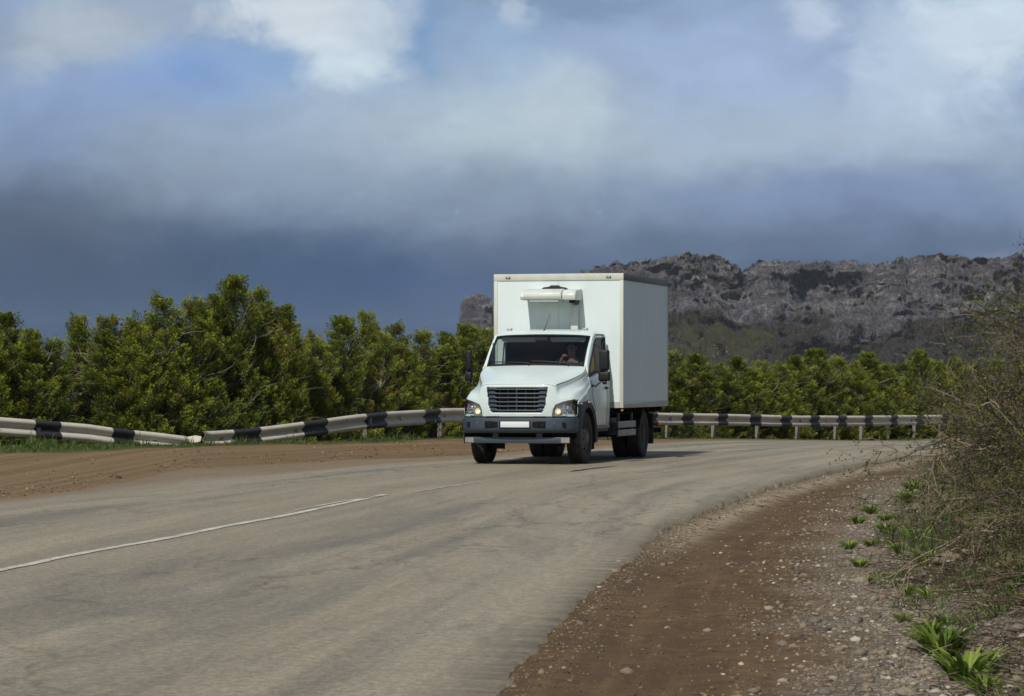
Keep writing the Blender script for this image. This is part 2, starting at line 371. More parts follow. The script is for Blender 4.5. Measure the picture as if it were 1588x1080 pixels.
RP[:, NC] = RP[:, NC - 1]; RP[:, NC, 2] -= .12; RP[:, NC, :2] += dn * (.015 + .02 * fbm(arc * 9, arc * 0, 2, 71))[:, None]; UV[:, NC] = UV[:, NC - 1]; UV[:, NC, 1] += .1
RP[:, NC - 1, 2] = np.maximum(RP[:, NC - 1, 2], 0 + RP[:, NC - 1, 2])
edge_l = np.tile(np.r_[vs_, 1.0][None, :], (NS, 1)) * wid[:, None]; edge_r = wid[:, None] - edge_l; edge_r[:, NC - 1:] -= nr_[:, None]; UV[:, NC - 1:, 1] += nr_[:, None]
def road_mat():
    m, t, b = mat('asphalt'); uv = T(t, 'ShaderNodeUVMap', uv_map='uv').outputs[0]; pos = T(t, 'ShaderNodeNewGeometry').outputs['Position']
    A = lambda n: T(t, 'ShaderNodeAttribute', attribute_name=n).outputs['Fac']
    s1 = tnoise(t, tmap(t, uv, (.012, .62, 1)), 1, 6, .62, .2); s2 = tnoise(t, tmap(t, uv, (.06, 1.6, 1), (7, 3, 0)), 1, 6, .66, .3); s4 = tnoise(t, tmap(t, uv, (.10, .62, 1), (3, 8, 0)), 1, 7, .7, .5)
    s3 = tnoise(t, tmap(t, uv, (.01, .22, 1), (2, 5, 0)), 1, 4, .6, .6); f1 = tnoise(t, pos, 30, 6, .9); f2 = tnoise(t, pos, 12, 6, .75)
    col = ramp_(t, s1, [(.3, rgb(106, 104, 96)), (.44, rgb(126, 122, 109)), (.54, rgb(139, 133, 118)), (.72, rgb(126, 120, 105))])
    col = tmix(t, tmath(t, 'MULTIPLY', step01(t, s2, .5, .66), .55), col, rgb(96, 95, 89))
    col = tmix(t, tmath(t, 'MULTIPLY', step01(t, s4, .5, .64), .7), col, rgb(96, 96, 90)); col = tmix(t, tmath(t, 'MULTIPLY', tmath(t, 'SUBTRACT', 1.0, step01(t, s4, .3, .45)), .4), col, rgb(146, 137, 118))
    col = tmix(t, tmath(t, 'MULTIPLY', step01(t, s3, .45, .66), .45), col, rgb(138, 126, 105))
    col = tmix(t, .55, col, ramp_(t, f2, [(.3, (.62, .62, .63, 1)), (.7, (1.38, 1.36, 1.3, 1))]), 'MULTIPLY')
    col = tmix(t, .8, col, ramp_(t, f1, [(.36, (.42, .42, .42, 1)), (.5, (1, 1, 1, 1)), (.64, (1.75, 1.7, 1.55, 1))]), 'MULTIPLY')
    # crack net, worn in
    vo = T(t, 'ShaderNodeTexVoronoi', {'Scale': 1.0}, feature='DISTANCE_TO_EDGE')
    wv = T(t, 'ShaderNodeVectorMath', {0: tmap(t, uv, (.35, .8, 1)), 1: T(t, 'ShaderNodeVectorMath', {0: T(t, 'ShaderNodeTexNoise', {'Vector': uv, 'Scale': 1.4, 'Detail': 5.0}).outputs['Color'], 3: .7}, operation='SCALE').outputs[0]}, operation='ADD')
    t.links.new(wv.outputs[0], vo.inputs['Vector'])
    ck = tmath(t, 'MULTIPLY', tmath(t, 'SUBTRACT', 1.0, step01(t, vo.outputs['Distance'], .008, .03)), step01(t, tnoise(t, tmap(t, uv, (.05, .3, 1), (9, 1, 0)), 1, 3), .50, .58))
    col = tmix(t, tmath(t, 'MULTIPLY', ck, .42), col, rgb(60, 56, 50))
    # sand and dust blown over the edges
    el = tmath(t, 'ADD', A('edge_l'), tmath(t, 'MULTIPLY', tmath(t, 'SUBTRACT', s2, .5), 3.0))
    sandf = tmath(t, 'SUBTRACT', 1.0, step01(t, el, .0, 1.1))
    col = tmix(t, sandf, col, rgb(116, 97, 73))
    er = tmath(t, 'ADD', A('edge_r'), tmath(t, 'MULTIPLY', tmath(t, 'SUBTRACT', f2, .5), .9))
    col = tmix(t, tmath(t, 'MULTIPLY', tmath(t, 'SUBTRACT', 1.0, step01(t, er, .0, .55)), .35), col, rgb(138, 126, 104))
    t.links.new(col, b.inputs['Base Color']); b.inputs['Roughness'].default_value = .85; b.inputs['Specular IOR Level'].default_value = .25
    bump(t, b, tmath(t, 'ADD', f1, tmath(t, 'MULTIPLY', f2, .6)), .5, .012)
    return m
ASPH = road_mat()
link('road', fast_mesh('road', RP.reshape(-1, 3), grid_faces(NS, NC + 1), [ASPH], smooth=False, uv=UV.reshape(-1, 2),
                       pattr={'edge_l': edge_l.ravel(), 'edge_r': edge_r.ravel()}), kind='structure')
def road_z(x, y):
    return float(base_z(np.array([x]), np.array([y]), False)[0]) + .010 + (.012 + .035 * float(sstep(26, 33, y))) * float(sstep(.6, 1, (x - XL(y)) / max(XR(y) - XL(y), .1)))
def strip(name, pts, width, m, lift=.006, ragged=.25, seed=0, step=.15):
    P, s = resample(np.array(pts, float), max(8, int(np.hypot(*np.diff(np.array(pts, float), axis=0).T).sum() / step)))
    tn = np.gradient(P, axis=0); tn /= np.hypot(tn[:, 0], tn[:, 1])[:, None]; nn = np.stack([-tn[:, 1], tn[:, 0]], -1)
    w = np.asarray(width) if np.ndim(width) else np.full(len(P), width)
    if np.ndim(width): w = np.interp(np.linspace(0, 1, len(P)), np.linspace(0, 1, len(width)), width)
    a = P + nn * (w * (.5 + ragged * fbm(s * 5, s * 0, 3, seed)))[:, None]; c = P - nn * (w * (.5 + ragged * fbm(s * 5, s * 0, 3, seed + 9)))[:, None]
    V = []
    for q in (a, c): V.append([(x, y, road_z(x, y) + lift) for x, y in q])
    n = len(P); V = np.array(V[0] + V[1]); i = np.arange(n - 1)
    return link(name, fast_mesh(name, V, np.stack([i, i + n, i + n + 1, i + 1], -1), [m], uv=np.stack([np.r_[s, s], np.r_[s * 0, s * 0 + 1]], -1)), kind='structure')
def line_mat():
    m, t, b = mat('road_paint'); pos = T(t, 'ShaderNodeNewGeometry').outputs['Position']
    n = tnoise(t, pos, 14, 6, .75); n2 = tnoise(t, pos, 1.1, 3, .6)
    f = step01(t, tmath(t, 'ADD', n, tmath(t, 'MULTIPLY', tmath(t, 'SUBTRACT', n2, .5), .5)), .38, .55)
    t.links.new(tmix(t, f, rgb(134, 127, 111), rgb(186, 182, 170)), b.inputs['Base Color']); b.inputs['Roughness'].default_value = .8
    return m
LM = line_mat()
def gp(*pp): return [pix(a, b) for a, b in pp]
cl0 = gp((88, 868.4), (176, 851.6), (264.5, 836), (353, 817.7), (441, 801.8), (529, 783.3), (597, 768.8))
strip('road_marking', [(-5.6, 14), (-4.85, 19), (-4.06, 23.5)] + cl0, .105, LM, ragged=.12, seed=3)
strip('road_marking', gp((455, 794), (529, 780), (592, 770.8)), [.02, .05, .06, .03], LM, ragged=.5, seed=5)
strip('road_marking', gp((644, 764.8), (672, 760), (700, 755.5), (745, 748.5)), .04, LM, ragged=.4, seed=8)
strip('road_marking', [(3.4, 59.5), (5.0, 63.4), (7.4, 68.4), (10.5, 75)], [.05, .08, .06, .05], LM, ragged=.4, seed=12)
YLM = simple('yellow_paint', (lin(146), lin(130), lin(88)), .8, dirt=(lin(130), lin(120), lin(100)), dirt_scale=8, dirt_amt=1)
CRK = simple('crack', (.02, .018, .015), .95)
for k, pp in enumerate([((884, 733), (905, 730), (932, 726.5), (958, 723.6)), ((818, 742), (832, 741)), ((1046, 710.5), (1075, 707.6), (1098, 706.2)), ((985, 716), (1010, 715))]):
    strip('road_crack', gp(*pp), [.015, .11, .06, .1, .015] if k in (0, 2) else [.01, .05, .01], CRK, ragged=.7, seed=20 + k, lift=.008)

# ------------------------------------------------------------------ hills
def rock_mat():
    m, t, b = mat('hill_rock'); pos = T(t, 'ShaderNodeNewGeometry').outputs['Position']; nrm = T(t, 'ShaderNodeNewGeometry').outputs['Normal']
    A = lambda n: T(t, 'ShaderNodeAttribute', attribute_name=n).outputs['Fac']
    n1 = tnoise(t, tmap(t, pos, (1, .5, 1.8)), .085, 9, .72, .9); n2 = tnoise(t, tmap(t, pos, (2.0, .5, .9)), .3, 6, .72, 1.1); n3 = tnoise(t, pos, .018, 5, .6)
    rock = ramp_(t, n1, [(.32, rgb(72, 74, 84)), (.44, rgb(114, 115, 124)), (.54, rgb(144, 143, 148)), (.66, rgb(206, 203, 200))])
    rock = tmix(t, .75, rock, ramp_(t, n2, [(.36, (.45, .45, .48, 1)), (.52, (1.0, .98, .96, 1)), (.66, (1.7, 1.64, 1.55, 1))]), 'MULTIPLY')
    rock = tmix(t, tmath(t, 'MULTIPLY', step01(t, n3, .5, .64), .3), rock, rgb(128, 110, 100))
    grass = ramp_(t, n1, [(.35, rgb(72, 80, 54)), (.55, rgb(98, 98, 66)), (.7, rgb(132, 114, 86))])
    scrub = ramp_(t, n2, [(.4, rgb(62, 60, 54)), (.55, rgb(92, 86, 72)), (.72, rgb(138, 124, 104))])
    vegf = tmath(t, 'ADD', A('veg'), tmath(t, 'MULTIPLY', tmath(t, 'SUBTRACT', n1, .5), 1.6))
    col = tmix(t, step01(t, vegf, .42, .58), rock, scrub)
    col = tmix(t, step01(t, tmath(t, 'ADD', A('green'), tmath(t, 'MULTIPLY', tmath(t, 'SUBTRACT', n1, .5), .8)), .45, .6), col, grass)
    t.links.new(col, b.inputs['Base Color']); b.inputs['Roughness'].default_value = .95; b.inputs['Specular IOR Level'].default_value = .1
    bump(t, b, tmath(t, 'ADD', tmath(t, 'MULTIPLY', n1, 16.0), tmath(t, 'MULTIPLY', n2, 7.0)), 1.0, 1.6)
    return m
ROCK = rock_mat()
ridge = np.array([(700, 575), (760, 520), (800, 495), (850, 455), (900, 425), (937, 415), (955, 408), (975, 414), (990, 411), (1005, 408), (1020, 405), (1045, 401), (1060, 395), (1072, 399), (1085, 399),
    (1105, 396), (1120, 403), (1130, 415), (1140, 419), (1150, 424), (1160, 415), (1168, 411), (1180, 409), (1200, 411), (1250, 408), (1290, 411), (1320, 407), (1337, 412), (1350, 413), (1380, 408),
    (1400, 403), (1425, 401), (1450, 401), (1462, 406), (1480, 405), (1530, 404), (1560, 402), (1575, 397), (1600, 396), (1700, 400), (1850, 420), (2100, 470)], float)
def hill(name, rid, D0, D1, nu, nv, zfoot, cliff, seed, pxr, amp=1.0):
    u = np.linspace(pxr[0], pxr[1], nu); vv = np.linspace(0, 1, nv)
    ry = np.interp(u, rid[:, 0], rid[:, 1]); sd_ = D1
    U, Vv = np.meshgrid(u, vv)
    top = CZ + (HY - ry) * D1 / F + fbm(u * .09, u * 0, 4, seed) * 2.2 * amp + fbm(u * .3, u * 0, 4, seed + 2, True) * 2.2 * amp
    # profile: talus, cliff bands, crest, back slope
    cl_ = cliff + fbm(u * .02, u * 0, 3, seed + 4) * .14
    prof = np.where(Vv < .62, Vv / .62 * cl_, cl_ + (1 - cl_) * np.clip((Vv - .62) / .22, 0, 1) ** .75)
    prof = np.where(Vv > .86, 1 - ((Vv - .86) / .14) ** 1.3 * .7, prof)
    Dd = D0 + (D1 - D0) * np.where(Vv < .62, Vv / .62 * .9, .9 + .1 * (Vv - .62) / .22)
    Dd = np.where(Vv > .86, D1 + (Vv - .86) / .14 * 260, Dd)
    Z = zfoot + (top[None, :] - zfoot) * prof
    X = (U - CX) / F * Dd
    hrel = np.clip((Z - zfoot) / (top[None, :] - zfoot), 0, 1)
    rg = fbm(X * .02, Dd * .012 + Z * .01, 6, seed + 7, True); gul = fbm(X * .035 + Z * .01, Z * .012, 5, seed + 9, True); f5 = fbm(X * .12, Z * .16 + Dd * .03, 5, seed + 12)
    f6 = fbm(X * .3, Z * .4 + Dd * .1, 4, seed + 15, True)
    cw = sstep(.35, .6, hrel) * (Vv < .86)
    ledge = fbm(X * .02, Z * .22 + fbm(X * .03, Z * .05, 3, seed + 22) * 2, 4, seed + 25)
    Dd = Dd - rg * (24 + 4 * cw) * amp - gul * 13 * cw * amp - f5 * (3 + 5 * cw) * amp - ledge * 4.5 * cw * amp - f6 * 2.2 * cw * amp
    Z = Z + (rg * 5 * (1 - cw) + f5 * 2.2) * amp * np.where(Vv > .8, .15, 1) + fbm(X * .05, Dd * .05, 4, seed + 30) * 2 * (1 - cw)
    veg = sstep(.86, .60, hrel + fbm(X * .012, Z * .02, 4, seed + 18) * .35)
    green = (sstep(.70, .52, hrel) * sstep(60, -30, U - 1140 + (Z - 5) * -1.2) + .55 * sstep(.35, .55, fbm(X * .015, Z * .05, 3, seed + 27)) * sstep(.85, .4, hrel))
    X2 = X
    V = np.stack([X2, Dd, Z], -1).reshape(-1, 3)
    return fast_mesh(name, V, grid_faces(nv, nu), [ROCK], smooth=True, pattr={'veg': veg.ravel(), 'green': green.ravel()})
link('hill', hill('hill', ridge, 780, 1500, 900, 300, -32, .52, 3, (690, 2100)), kind='structure')
butte = np.array([(640, 600), (690, 560), (705, 528), (712, 498), (715, 470), (722, 462), (735, 458), (752, 460), (763, 466), (766, 500), (790, 520), (830, 545), (880, 580), (920, 600)], float)
link('hill', hill('hill', butte, 1250, 1750, 420, 220, -32, .55, 13, (640, 920), .55), kind='structure')

# ------------------------------------------------------------------ guardrail
def paint_mat(name, col, rust, grime):
    m, t, b = mat(name); o = T(t, 'ShaderNodeTexCoord').outputs['Object']
    n = tnoise(t, o, 4.5, 6, .7); n2 = tnoise(t, tmap(t, o, (1, 1, 5)), 1.3, 5, .65); n3 = tnoise(t, o, 16, 5, .7)
    c = tmix(t, tmath(t, 'MULTIPLY', step01(t, n2, .4, .7), .55), (*col, 1), (*grime, 1))
    c = tmix(t, tmath(t, 'MULTIPLY', step01(t, n3, .62, .68), .8), c, (*rust, 1)); c = tmix(t, tmath(t, 'MULTIPLY', step01(t, n, .66, .7), .8), c, (*rust, 1))
    t.links.new(c, b.inputs['Base Color']); b.inputs['Roughness'].default_value = .6
    bump(t, b, n, .3, .01); return m
RW = paint_mat('rail_white', (.52, .48, .41), (.07, .05, .04), (.34, .30, .25))
RB = paint_mat('rail_black', (.016, .017, .02), (.06, .05, .045), (.035, .036, .04))
POSTM = paint_mat('rail_post', (.20, .185, .16), (.07, .045, .03), (.10, .085, .07))
prof = [(.012, 0.0), (-.012, -.012), (-.030, -.045), (-.034, -.070), (-.006, -.112), (.030, -.140), (.044, -.156), (.030, -.172), (-.006, -.200), (-.034, -.242), (-.030, -.267), (-.012, -.300), (.012, -.312)]
def rail_pt(px, Yt, Zt):
    Y = np.interp(px, PXR, YR); return np.array([(px - CX) / F * Y, Y])
def beam(parent, pxs, topy, black, seed, tilt=None):
    """W profile swept along the bend; black bands are painted on between the given bearings."""
    cuts = sorted(set(list(np.arange(pxs[0], pxs[1], 9)) + [pxs[1]] + [e for b_ in black for e in b_ if pxs[0] < e < pxs[1]]))
    cuts = np.array(cuts, float); P = np.array([rail_pt(c, 0, 0) for c in cuts])
    ty = np.interp(cuts, topy[:, 0], topy[:, 1]); zt = CZ - (ty - HY) * P[:, 1] / F
    s = np.r_[0, np.cumsum(np.hypot(*np.diff(P, axis=0).T))]
    zt = zt + fbm(s * .5, s * 0, 3, seed) * .012
    tn = np.gradient(P, axis=0); tn /= np.hypot(tn[:, 0], tn[:, 1])[:, None]; nb = np.stack([-tn[:, 1], tn[:, 0]], -1)
    V = []; 
    tl = np.zeros(len(cuts)) if tilt is None else np.interp(cuts, tilt[0], tilt[1])
    dent = fbm(s * .9, s * 0, 3, seed + 4) * .03
    for th in (0, .006):
        for i in range(len(cuts)):
            c, sn = math.cos(tl[i]), math.sin(tl[i])
            for k, (d, z) in enumerate(prof):
                d2 = d + th; dd, zz = d2 * c - z * sn, d2 * sn + z * c
                q = P[i] + nb[i] * (dd + dent[i]); V.append((q[0], q[1], zt[i] + zz))
    n = len(cuts); k = len(prof); Fc = []; mi = []
    for i in range(n - 1):
        mid = (cuts[i] + cuts[i + 1]) / 2; mm = 1 if any(a < mid < b_ for a, b_ in black) else 0
        for j in range(k - 1):
            a = i * k + j; Fc.append((a, a + 1, a + k + 1, a + k)); mi.append(mm)
            a += n * k; Fc.append((a + k, a + k + 1, a + 1, a)); mi.append(0)
        for j in (0, k - 1):
            a = i * k + j; Fc.append((a, a + k, a + k + n * k, a + n * k)); mi.append(mm)
    for i in (0, n - 1):
        for j in range(k - 1):
            a = i * k + j; Fc.append((a, a + 1, a + 1 + n * k, a + n * k)); mi.append(0)
    me = fast_mesh('beam', V, Fc, [RW, RB], midx=mi)
    return link('beam', me, parent), (cuts, P, zt, nb)
def rail(label, pxs, topy, black, posts, seed, tilt=None, bolts=()):
    root = link('guardrail', None, label=label, category='guardrail', group='black and white roadside guardrails')
    p0 = rail_pt((pxs[0] + pxs[1]) / 2, 0, 0); 
    bo, (cuts, P, zt, nb) = beam(root, pxs, topy, black, seed, tilt)
    for px, lean in posts:
        p = rail_pt(px, 0, 0); zt_ = CZ - (np.interp(px, topy[:, 0], topy[:, 1]) - HY) * p[1] / F
        i = int(np.argmin(abs(cuts - px))); q = p + nb[i] * .11
        b = MB(); zb = gz(q[0], q[1]) - .3
        tnx = Vector((nb[i][1], -nb[i][0], 0)); nbv = Vector((*nb[i], 0))
        def col(a0, a1, d0, d1):
            vs = []
            for z, ln in ((zb, 0), (zt_ - .02, lean)):
                for a_, d_ in ((a0, d0), (a1, d0), (a1, d1), (a0, d1)):
                    v = Vector((q[0], q[1], z)) + tnx * (a_ + ln) + nbv * d_; vs.append(v)
            b.add(vs, [(0, 3, 2, 1), (4, 5, 6, 7), (0, 1, 5, 4), (1, 2, 6, 5), (2, 3, 7, 6), (3, 0, 4, 7)])
        col(-.033, .033, -.05, -.044); col(-.033, .033, .044, .05); col(-.033, -.027, -.044, .044)      # channel section
        po = b.build('post', POSTM, root)
        sp = MB(); 
        c = Vector((q[0], q[1], zt_ - .156)) - nbv * .085
        sp.box((-.04, -.03, -.07), (.04, .03, .07), 0, Matrix.Translation(c) @ Matrix.Rotation(math.atan2(tnx.y, tnx.x), 4, 'Z'))
        sp.build('spacer_block', POSTM, po)
    for px, dz in bolts:
        p = rail_pt(px, 0, 0); i = int(np.argmin(abs(cuts - px))); zt_ = float(np.interp(px, cuts, zt))
        tb = MB(); nbv = Vector((*nb[i], 0)); c = Vector((p[0], p[1], zt_ - .156 + dz)) 
        ang = math.atan2(nb[i][0], nb[i][1])
        mt = Matrix.Translation(c + nbv * .02) @ Matrix.Rotation(-ang, 4, 'Z')
        s0 = MB(); s0.revolve([(0, -.035), (.032, -.035), (.038, -.02), (.05, 0), (0, 0)], 14)
        tb.add([mt @ Vector(v) for v in s0.v], s0.f)
        tb.build('reflector', simple('reflector', (.5, .48, .42), .35), root)
    return root
top1 = np.array([(-400, 640), (-60, 645), (0, 647), (51, 651), (93, 654.3), (137, 657.5), (173, 663), (205, 667), (246, 671.4), (290, 677)], float)
top2 = np.array([(314, 669), (340, 668), (380, 665.5), (430, 659), (488, 651.5), (540, 645), (585, 640), (640, 636), (700, 633), (790, 633), (900, 636), (1040, 640.5), (1112, 641.7), (1250, 645), (1340, 645), (1480, 643.5), (1600, 642), (1700, 641)], float)
rail('sagging end of guardrail sinking into the grass at the left edge', (-300, 288), top1, [(-160, -105), (-60, -22), (53, 93), (173, 207)], [(-120, .05), (60, .12), (240, .2)], 3,
     ([-400, 0, 200, 290], [0, -.05, -.16, -.3]))
rb = [(362, 404), (470, 508), (568, 599), (657, 681), (742, 764), (810, 832), (878, 900), (944, 964), (1006, 1020), (1058, 1074), (1113, 1128), (1163, 1179), (1211, 1227), (1257, 1271), (1299, 1312),
      (1340, 1352), (1381, 1392), (1421, 1432), (1461, 1471), (1501, 1511), (1541, 1551), (1581, 1591)]
rail('long striped guardrail curving behind the truck to the far bend', (316, 1660), top2, rb,
     [(575, .0), (690, -.02), (345, .05), (460, .03), (790, 0), (880, 0), (965, 0), (1041, .0), (1112, .0), (1180, 0), (1242, 0), (1301, 0), (1341, 0), (1382, 0), (1423, 0), (1463, 0), (1503, 0), (1545, 0), (1590, 0)], 6,
     ([316, 420, 520], [-.14, -.05, 0]), bolts=[(624, .0), (1092, 0), (1161, 0), (1284, 0)])
# torn piece lying in the gap
pc = link('guardrail_scrap', None, label='torn white scrap of rail lying in the gap between the guardrails', category='metal scrap')
b = MB(); p = rail_pt(307, 0, 0); zz = gz(*p)
b.prism([(-.14, -.02), (.13, .0), (.16, .10), (.06, .13), (-.13, .11), (-.10, .05)], -.005, .003, 'y')
o = b.build('plate', RW, pc); o.location = (p[0] - .05, p[1] - .35, zz + .04); o.rotation_euler = (R(-25), R(-4), R(10))
b = MB(); b.prism([(-.13, 0), (-.03, .01), (-.06, .09), (-.12, .13)], -.02, -.012, 'y'); b.tube([(-.03, -.012, .05), (-.03, .02, .05)], .012, 8)
o2 = b.build('bracket', RW, pc); o2.location = o.location; o2.rotation_euler = (R(-10), R(-10), R(25))

# ------------------------------------------------------------------ vegetation builders
def leaf_mat(name, stops, trans=.25, rough=.6):
    m, t, b = mat(name); a = T(t, 'ShaderNodeAttribute', attribute_name='tone').outputs['Fac']
    rnd = T(t, 'ShaderNodeObjectInfo').outputs['Random']
    f = tmath(t, 'ADD', a, tmath(t, 'MULTIPLY', tmath(t, 'SUBTRACT', rnd, .5), .16), True)
    c = ramp_(t, f, stops); t.links.new(c, b.inputs['Base Color']); b.inputs['Roughness'].default_value = rough; b.inputs['Specular IOR Level'].default_value = .3
    tr = T(t, 'ShaderNodeBsdfTranslucent'); t.links.new(c, tr.inputs[0]); mx = T(t, 'ShaderNodeMixShader', {0: trans})
    t.links.new(b.outputs[0], mx.inputs[1]); t.links.new(tr.outputs[0], mx.inputs[2]); t.links.new(mx.outputs[0], t.nodes['Material Output'].inputs[0]); return m
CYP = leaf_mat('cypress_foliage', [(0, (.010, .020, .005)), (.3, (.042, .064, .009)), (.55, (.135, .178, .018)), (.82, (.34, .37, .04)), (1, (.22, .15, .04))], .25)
BARK = simple('bark', (.11, .085, .065), .9, dirt=(.2, .17, .14), dirt_scale=9)
PALEBARK = simple('pale_bark', (.26, .22, .18), .85, dirt=(.12, .1, .08), dirt_scale=12)
def unit(n): v = RNG.normal(size=(n, 3)); return v / np.linalg.norm(v, axis=1)[:, None]
def leaf_quads(C, D, Lh, Wd, S=None):
    S = unit(len(C)) if S is None else S
    S = S - D * (S * D).sum(1)[:, None]; S /= np.linalg.norm(S, axis=1)[:, None] + 1e-9
    Lh = np.asarray(Lh)[:, None] * .5; Wd = np.asarray(Wd)[:, None] * .5
    V = np.stack([C - D * Lh, C + S * Wd, C + D * Lh, C - S * Wd], 1).reshape(-1, 3)
    return V, np.arange(len(V)).reshape(-1, 4)
def segs_arrays(seg, n=4):
    """seg rows: p0(3) p1(3) r0 r1 -> prism arrays"""
    s = np.asarray(seg, float); d = s[:, 3:6] - s[:, :3]; ln = np.linalg.norm(d, axis=1)[:, None] + 1e-9; d /= ln
    ref = np.where(np.abs(d[:, 2:3]) < .9, np.array([[0, 0, 1.]]), np.array([[1., 0, 0]])); a = np.cross(d, ref); a /= np.linalg.norm(a, axis=1)[:, None]; c = np.cross(d, a)
    V = []
    for e in (0, 1):
        for k in range(n):
            th = 2 * math.pi * k / n; V.append(s[:, 3 * e:3 * e + 3] + (a * math.cos(th) + c * math.sin(th)) * s[:, 6 + e:7 + e])
    V = np.stack(V, 1).reshape(-1, 3); b = np.arange(len(s))[:, None, None] * 2 * n
    q = np.array([[k, (k + 1) % n, n + (k + 1) % n, n + k] for k in range(n)])[None]
    return V, (b + q).reshape(-1, 4)
def make_cypress(seed, H=4.0, Rr=.72, leaders=3, dens=1.0):
    """crown made of many upward plumes of small scale sprays, several leaders, an open dark inside"""
    rg = np.random.default_rng(seed)
    Cs, Ds, Ls, Ws, Ts, Ss = [], [], [], [], [], []; seg = []
    tops = []
    for k in range(leaders):
        a = rg.uniform(0, 6.28); rr = 0 if k == 0 else rg.uniform(.25, .55) * Rr; h = H * (1 if k == 0 else rg.uniform(.72, .95))
        tops.append((rr * math.cos(a), rr * math.sin(a), h, Rr * (.62 if k == 0 else rg.uniform(.42, .58))))
        pts = [(tops[-1][0] * t_ ** .7 + .03 * rg.normal(), tops[-1][1] * t_ ** .7 + .03 * rg.normal(), .0 + h * .93 * t_) for t_ in np.linspace(0, 1, 8)]
        for i in range(7): seg.append((*pts[i], *pts[i + 1], .055 * (1 - i / 8), .055 * (1 - (i + 1) / 8)))
    npl = int(620 * dens)
    for i in range(npl):
        tx, ty, th, tr = tops[rg.integers(leaders)] if rg.random() < .75 else tops[0]
        h = rg.beta(1.25, 1.15) * .98; hz = h * th
        prof_r = tr * 1.8 * (max(0, 1 - h ** 1.7)) ** .85 * (.75 + .25 * math.sin(h * 9 + seed)) * (.75 + .25 * min(1, h * 6))
        a = rg.uniform(0, 6.28); fr = math.sqrt(rg.uniform(.12, 1)); lump = .8 + .38 * math.sin(a * 2.3 + h * 11 + seed) * math.cos(a * 1.1 - h * 6)
        r = prof_r * fr * lump
        base = np.array([tx * h ** .7 + r * math.cos(a), ty * h ** .7 + r * math.sin(a), hz])
        out_ = np.array([math.cos(a), math.sin(a), 0]); up = .85 + 1.1 * h + rg.uniform(-.25, .35)
        d = out_ * rg.uniform(.5, 1.1) + np.array([0, 0, up]) + rg.normal(0, .18, 3); d /= np.linalg.norm(d)
        ln = rg.uniform(.28, .52) * (1 - .2 * h)
        # a limb feeding the plume
        inner = np.array([tx * h ** .7, ty * h ** .7, max(.1, hz - r * .8 - .15)])
        if rg.random() < .45: seg.append((*inner, *(base), .012, .006))
        seg.append((*base, *(base + d * ln * .7), .006, .002))
        m = int(rg.integers(85, 120)); tt = rg.random(m) ** .8
        spread = (.105 * np.sin(np.pi * np.clip(tt * .85 + .12, 0, 1)))[:, None] * rg.uniform(.7, 1.25)
        o_ = rg.normal(size=(m, 3)); o_ -= (o_ @ d)[:, None] * d; o_ /= np.linalg.norm(o_, axis=1)[:, None] + 1e-9
        C = base + d * (tt * ln)[:, None] + o_ * spread * rg.random((m, 1)) ** .5
        D = d + o_ * rg.uniform(.3, 1.0, (m, 1)) + rg.normal(0, .2, (m, 3)) + np.array([0, 0, .2]); D /= np.linalg.norm(D, axis=1)[:, None]
        Cs.append(C); Ds.append(D); Ls.append(rg.uniform(.035, .065, m)); Ws.append(rg.uniform(.011, .019, m))
        pt = rg.uniform(-.12, .16) + (.9 if rg.random() < .02 else 0)
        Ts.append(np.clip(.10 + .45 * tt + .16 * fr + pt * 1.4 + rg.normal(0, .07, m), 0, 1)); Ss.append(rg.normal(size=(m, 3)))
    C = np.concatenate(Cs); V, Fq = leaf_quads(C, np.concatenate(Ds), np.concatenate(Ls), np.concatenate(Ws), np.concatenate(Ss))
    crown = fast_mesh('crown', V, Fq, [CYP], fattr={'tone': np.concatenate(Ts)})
    # bare grey twigs poking out here and there
    for i in range(26):
        a = rg.uniform(0, 6.28); h = rg.uniform(.15, .8) * H; p = np.array([.2 * math.cos(a), .2 * math.sin(a), h]); d = np.array([math.cos(a), math.sin(a), rg.uniform(.3, 1.6)]); d /= np.linalg.norm(d)
        for k in range(4):
            q = p + d * .17; seg.append((*p, *q, .009 - .002 * k, .007 - .002 * k)); p = q; d = d + rg.normal(0, .25, 3); d /= np.linalg.norm(d)
    V, Fq = segs_arrays(seg, 5); trunk = fast_mesh('trunk', V, Fq, [PALEBARK])
    return crown, trunk
CV = [make_cypress(100 + i, 4.0, [.72, .66, .8, .6, .74, .5, .78][i], [3, 2, 4, 2, 3, 1, 4][i], [1, .9, 1.15, .9, 1, .6, 1.1][i]) for i in range(7)]
ORD = ['first', 'second', 'third', 'fourth', 'fifth', 'sixth', 'seventh', 'eighth', 'ninth', 'tenth', 'eleventh', 'twelfth', 'thirteenth', 'fourteenth', 'fifteenth', 'sixteenth', 'seventeenth',
       'eighteenth', 'nineteenth', 'twentieth', 'twenty-first', 'twenty-second', 'twenty-third', 'twenty-fourth']
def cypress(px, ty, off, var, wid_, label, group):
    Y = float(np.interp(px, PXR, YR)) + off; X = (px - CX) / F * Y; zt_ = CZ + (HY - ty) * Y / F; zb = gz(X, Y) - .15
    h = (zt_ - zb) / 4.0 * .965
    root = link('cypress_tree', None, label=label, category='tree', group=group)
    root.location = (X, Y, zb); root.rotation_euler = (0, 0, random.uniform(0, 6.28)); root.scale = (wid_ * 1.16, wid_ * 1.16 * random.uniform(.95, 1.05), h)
    link('crown', CV[var][0], root); link('trunk', CV[var][1], root)
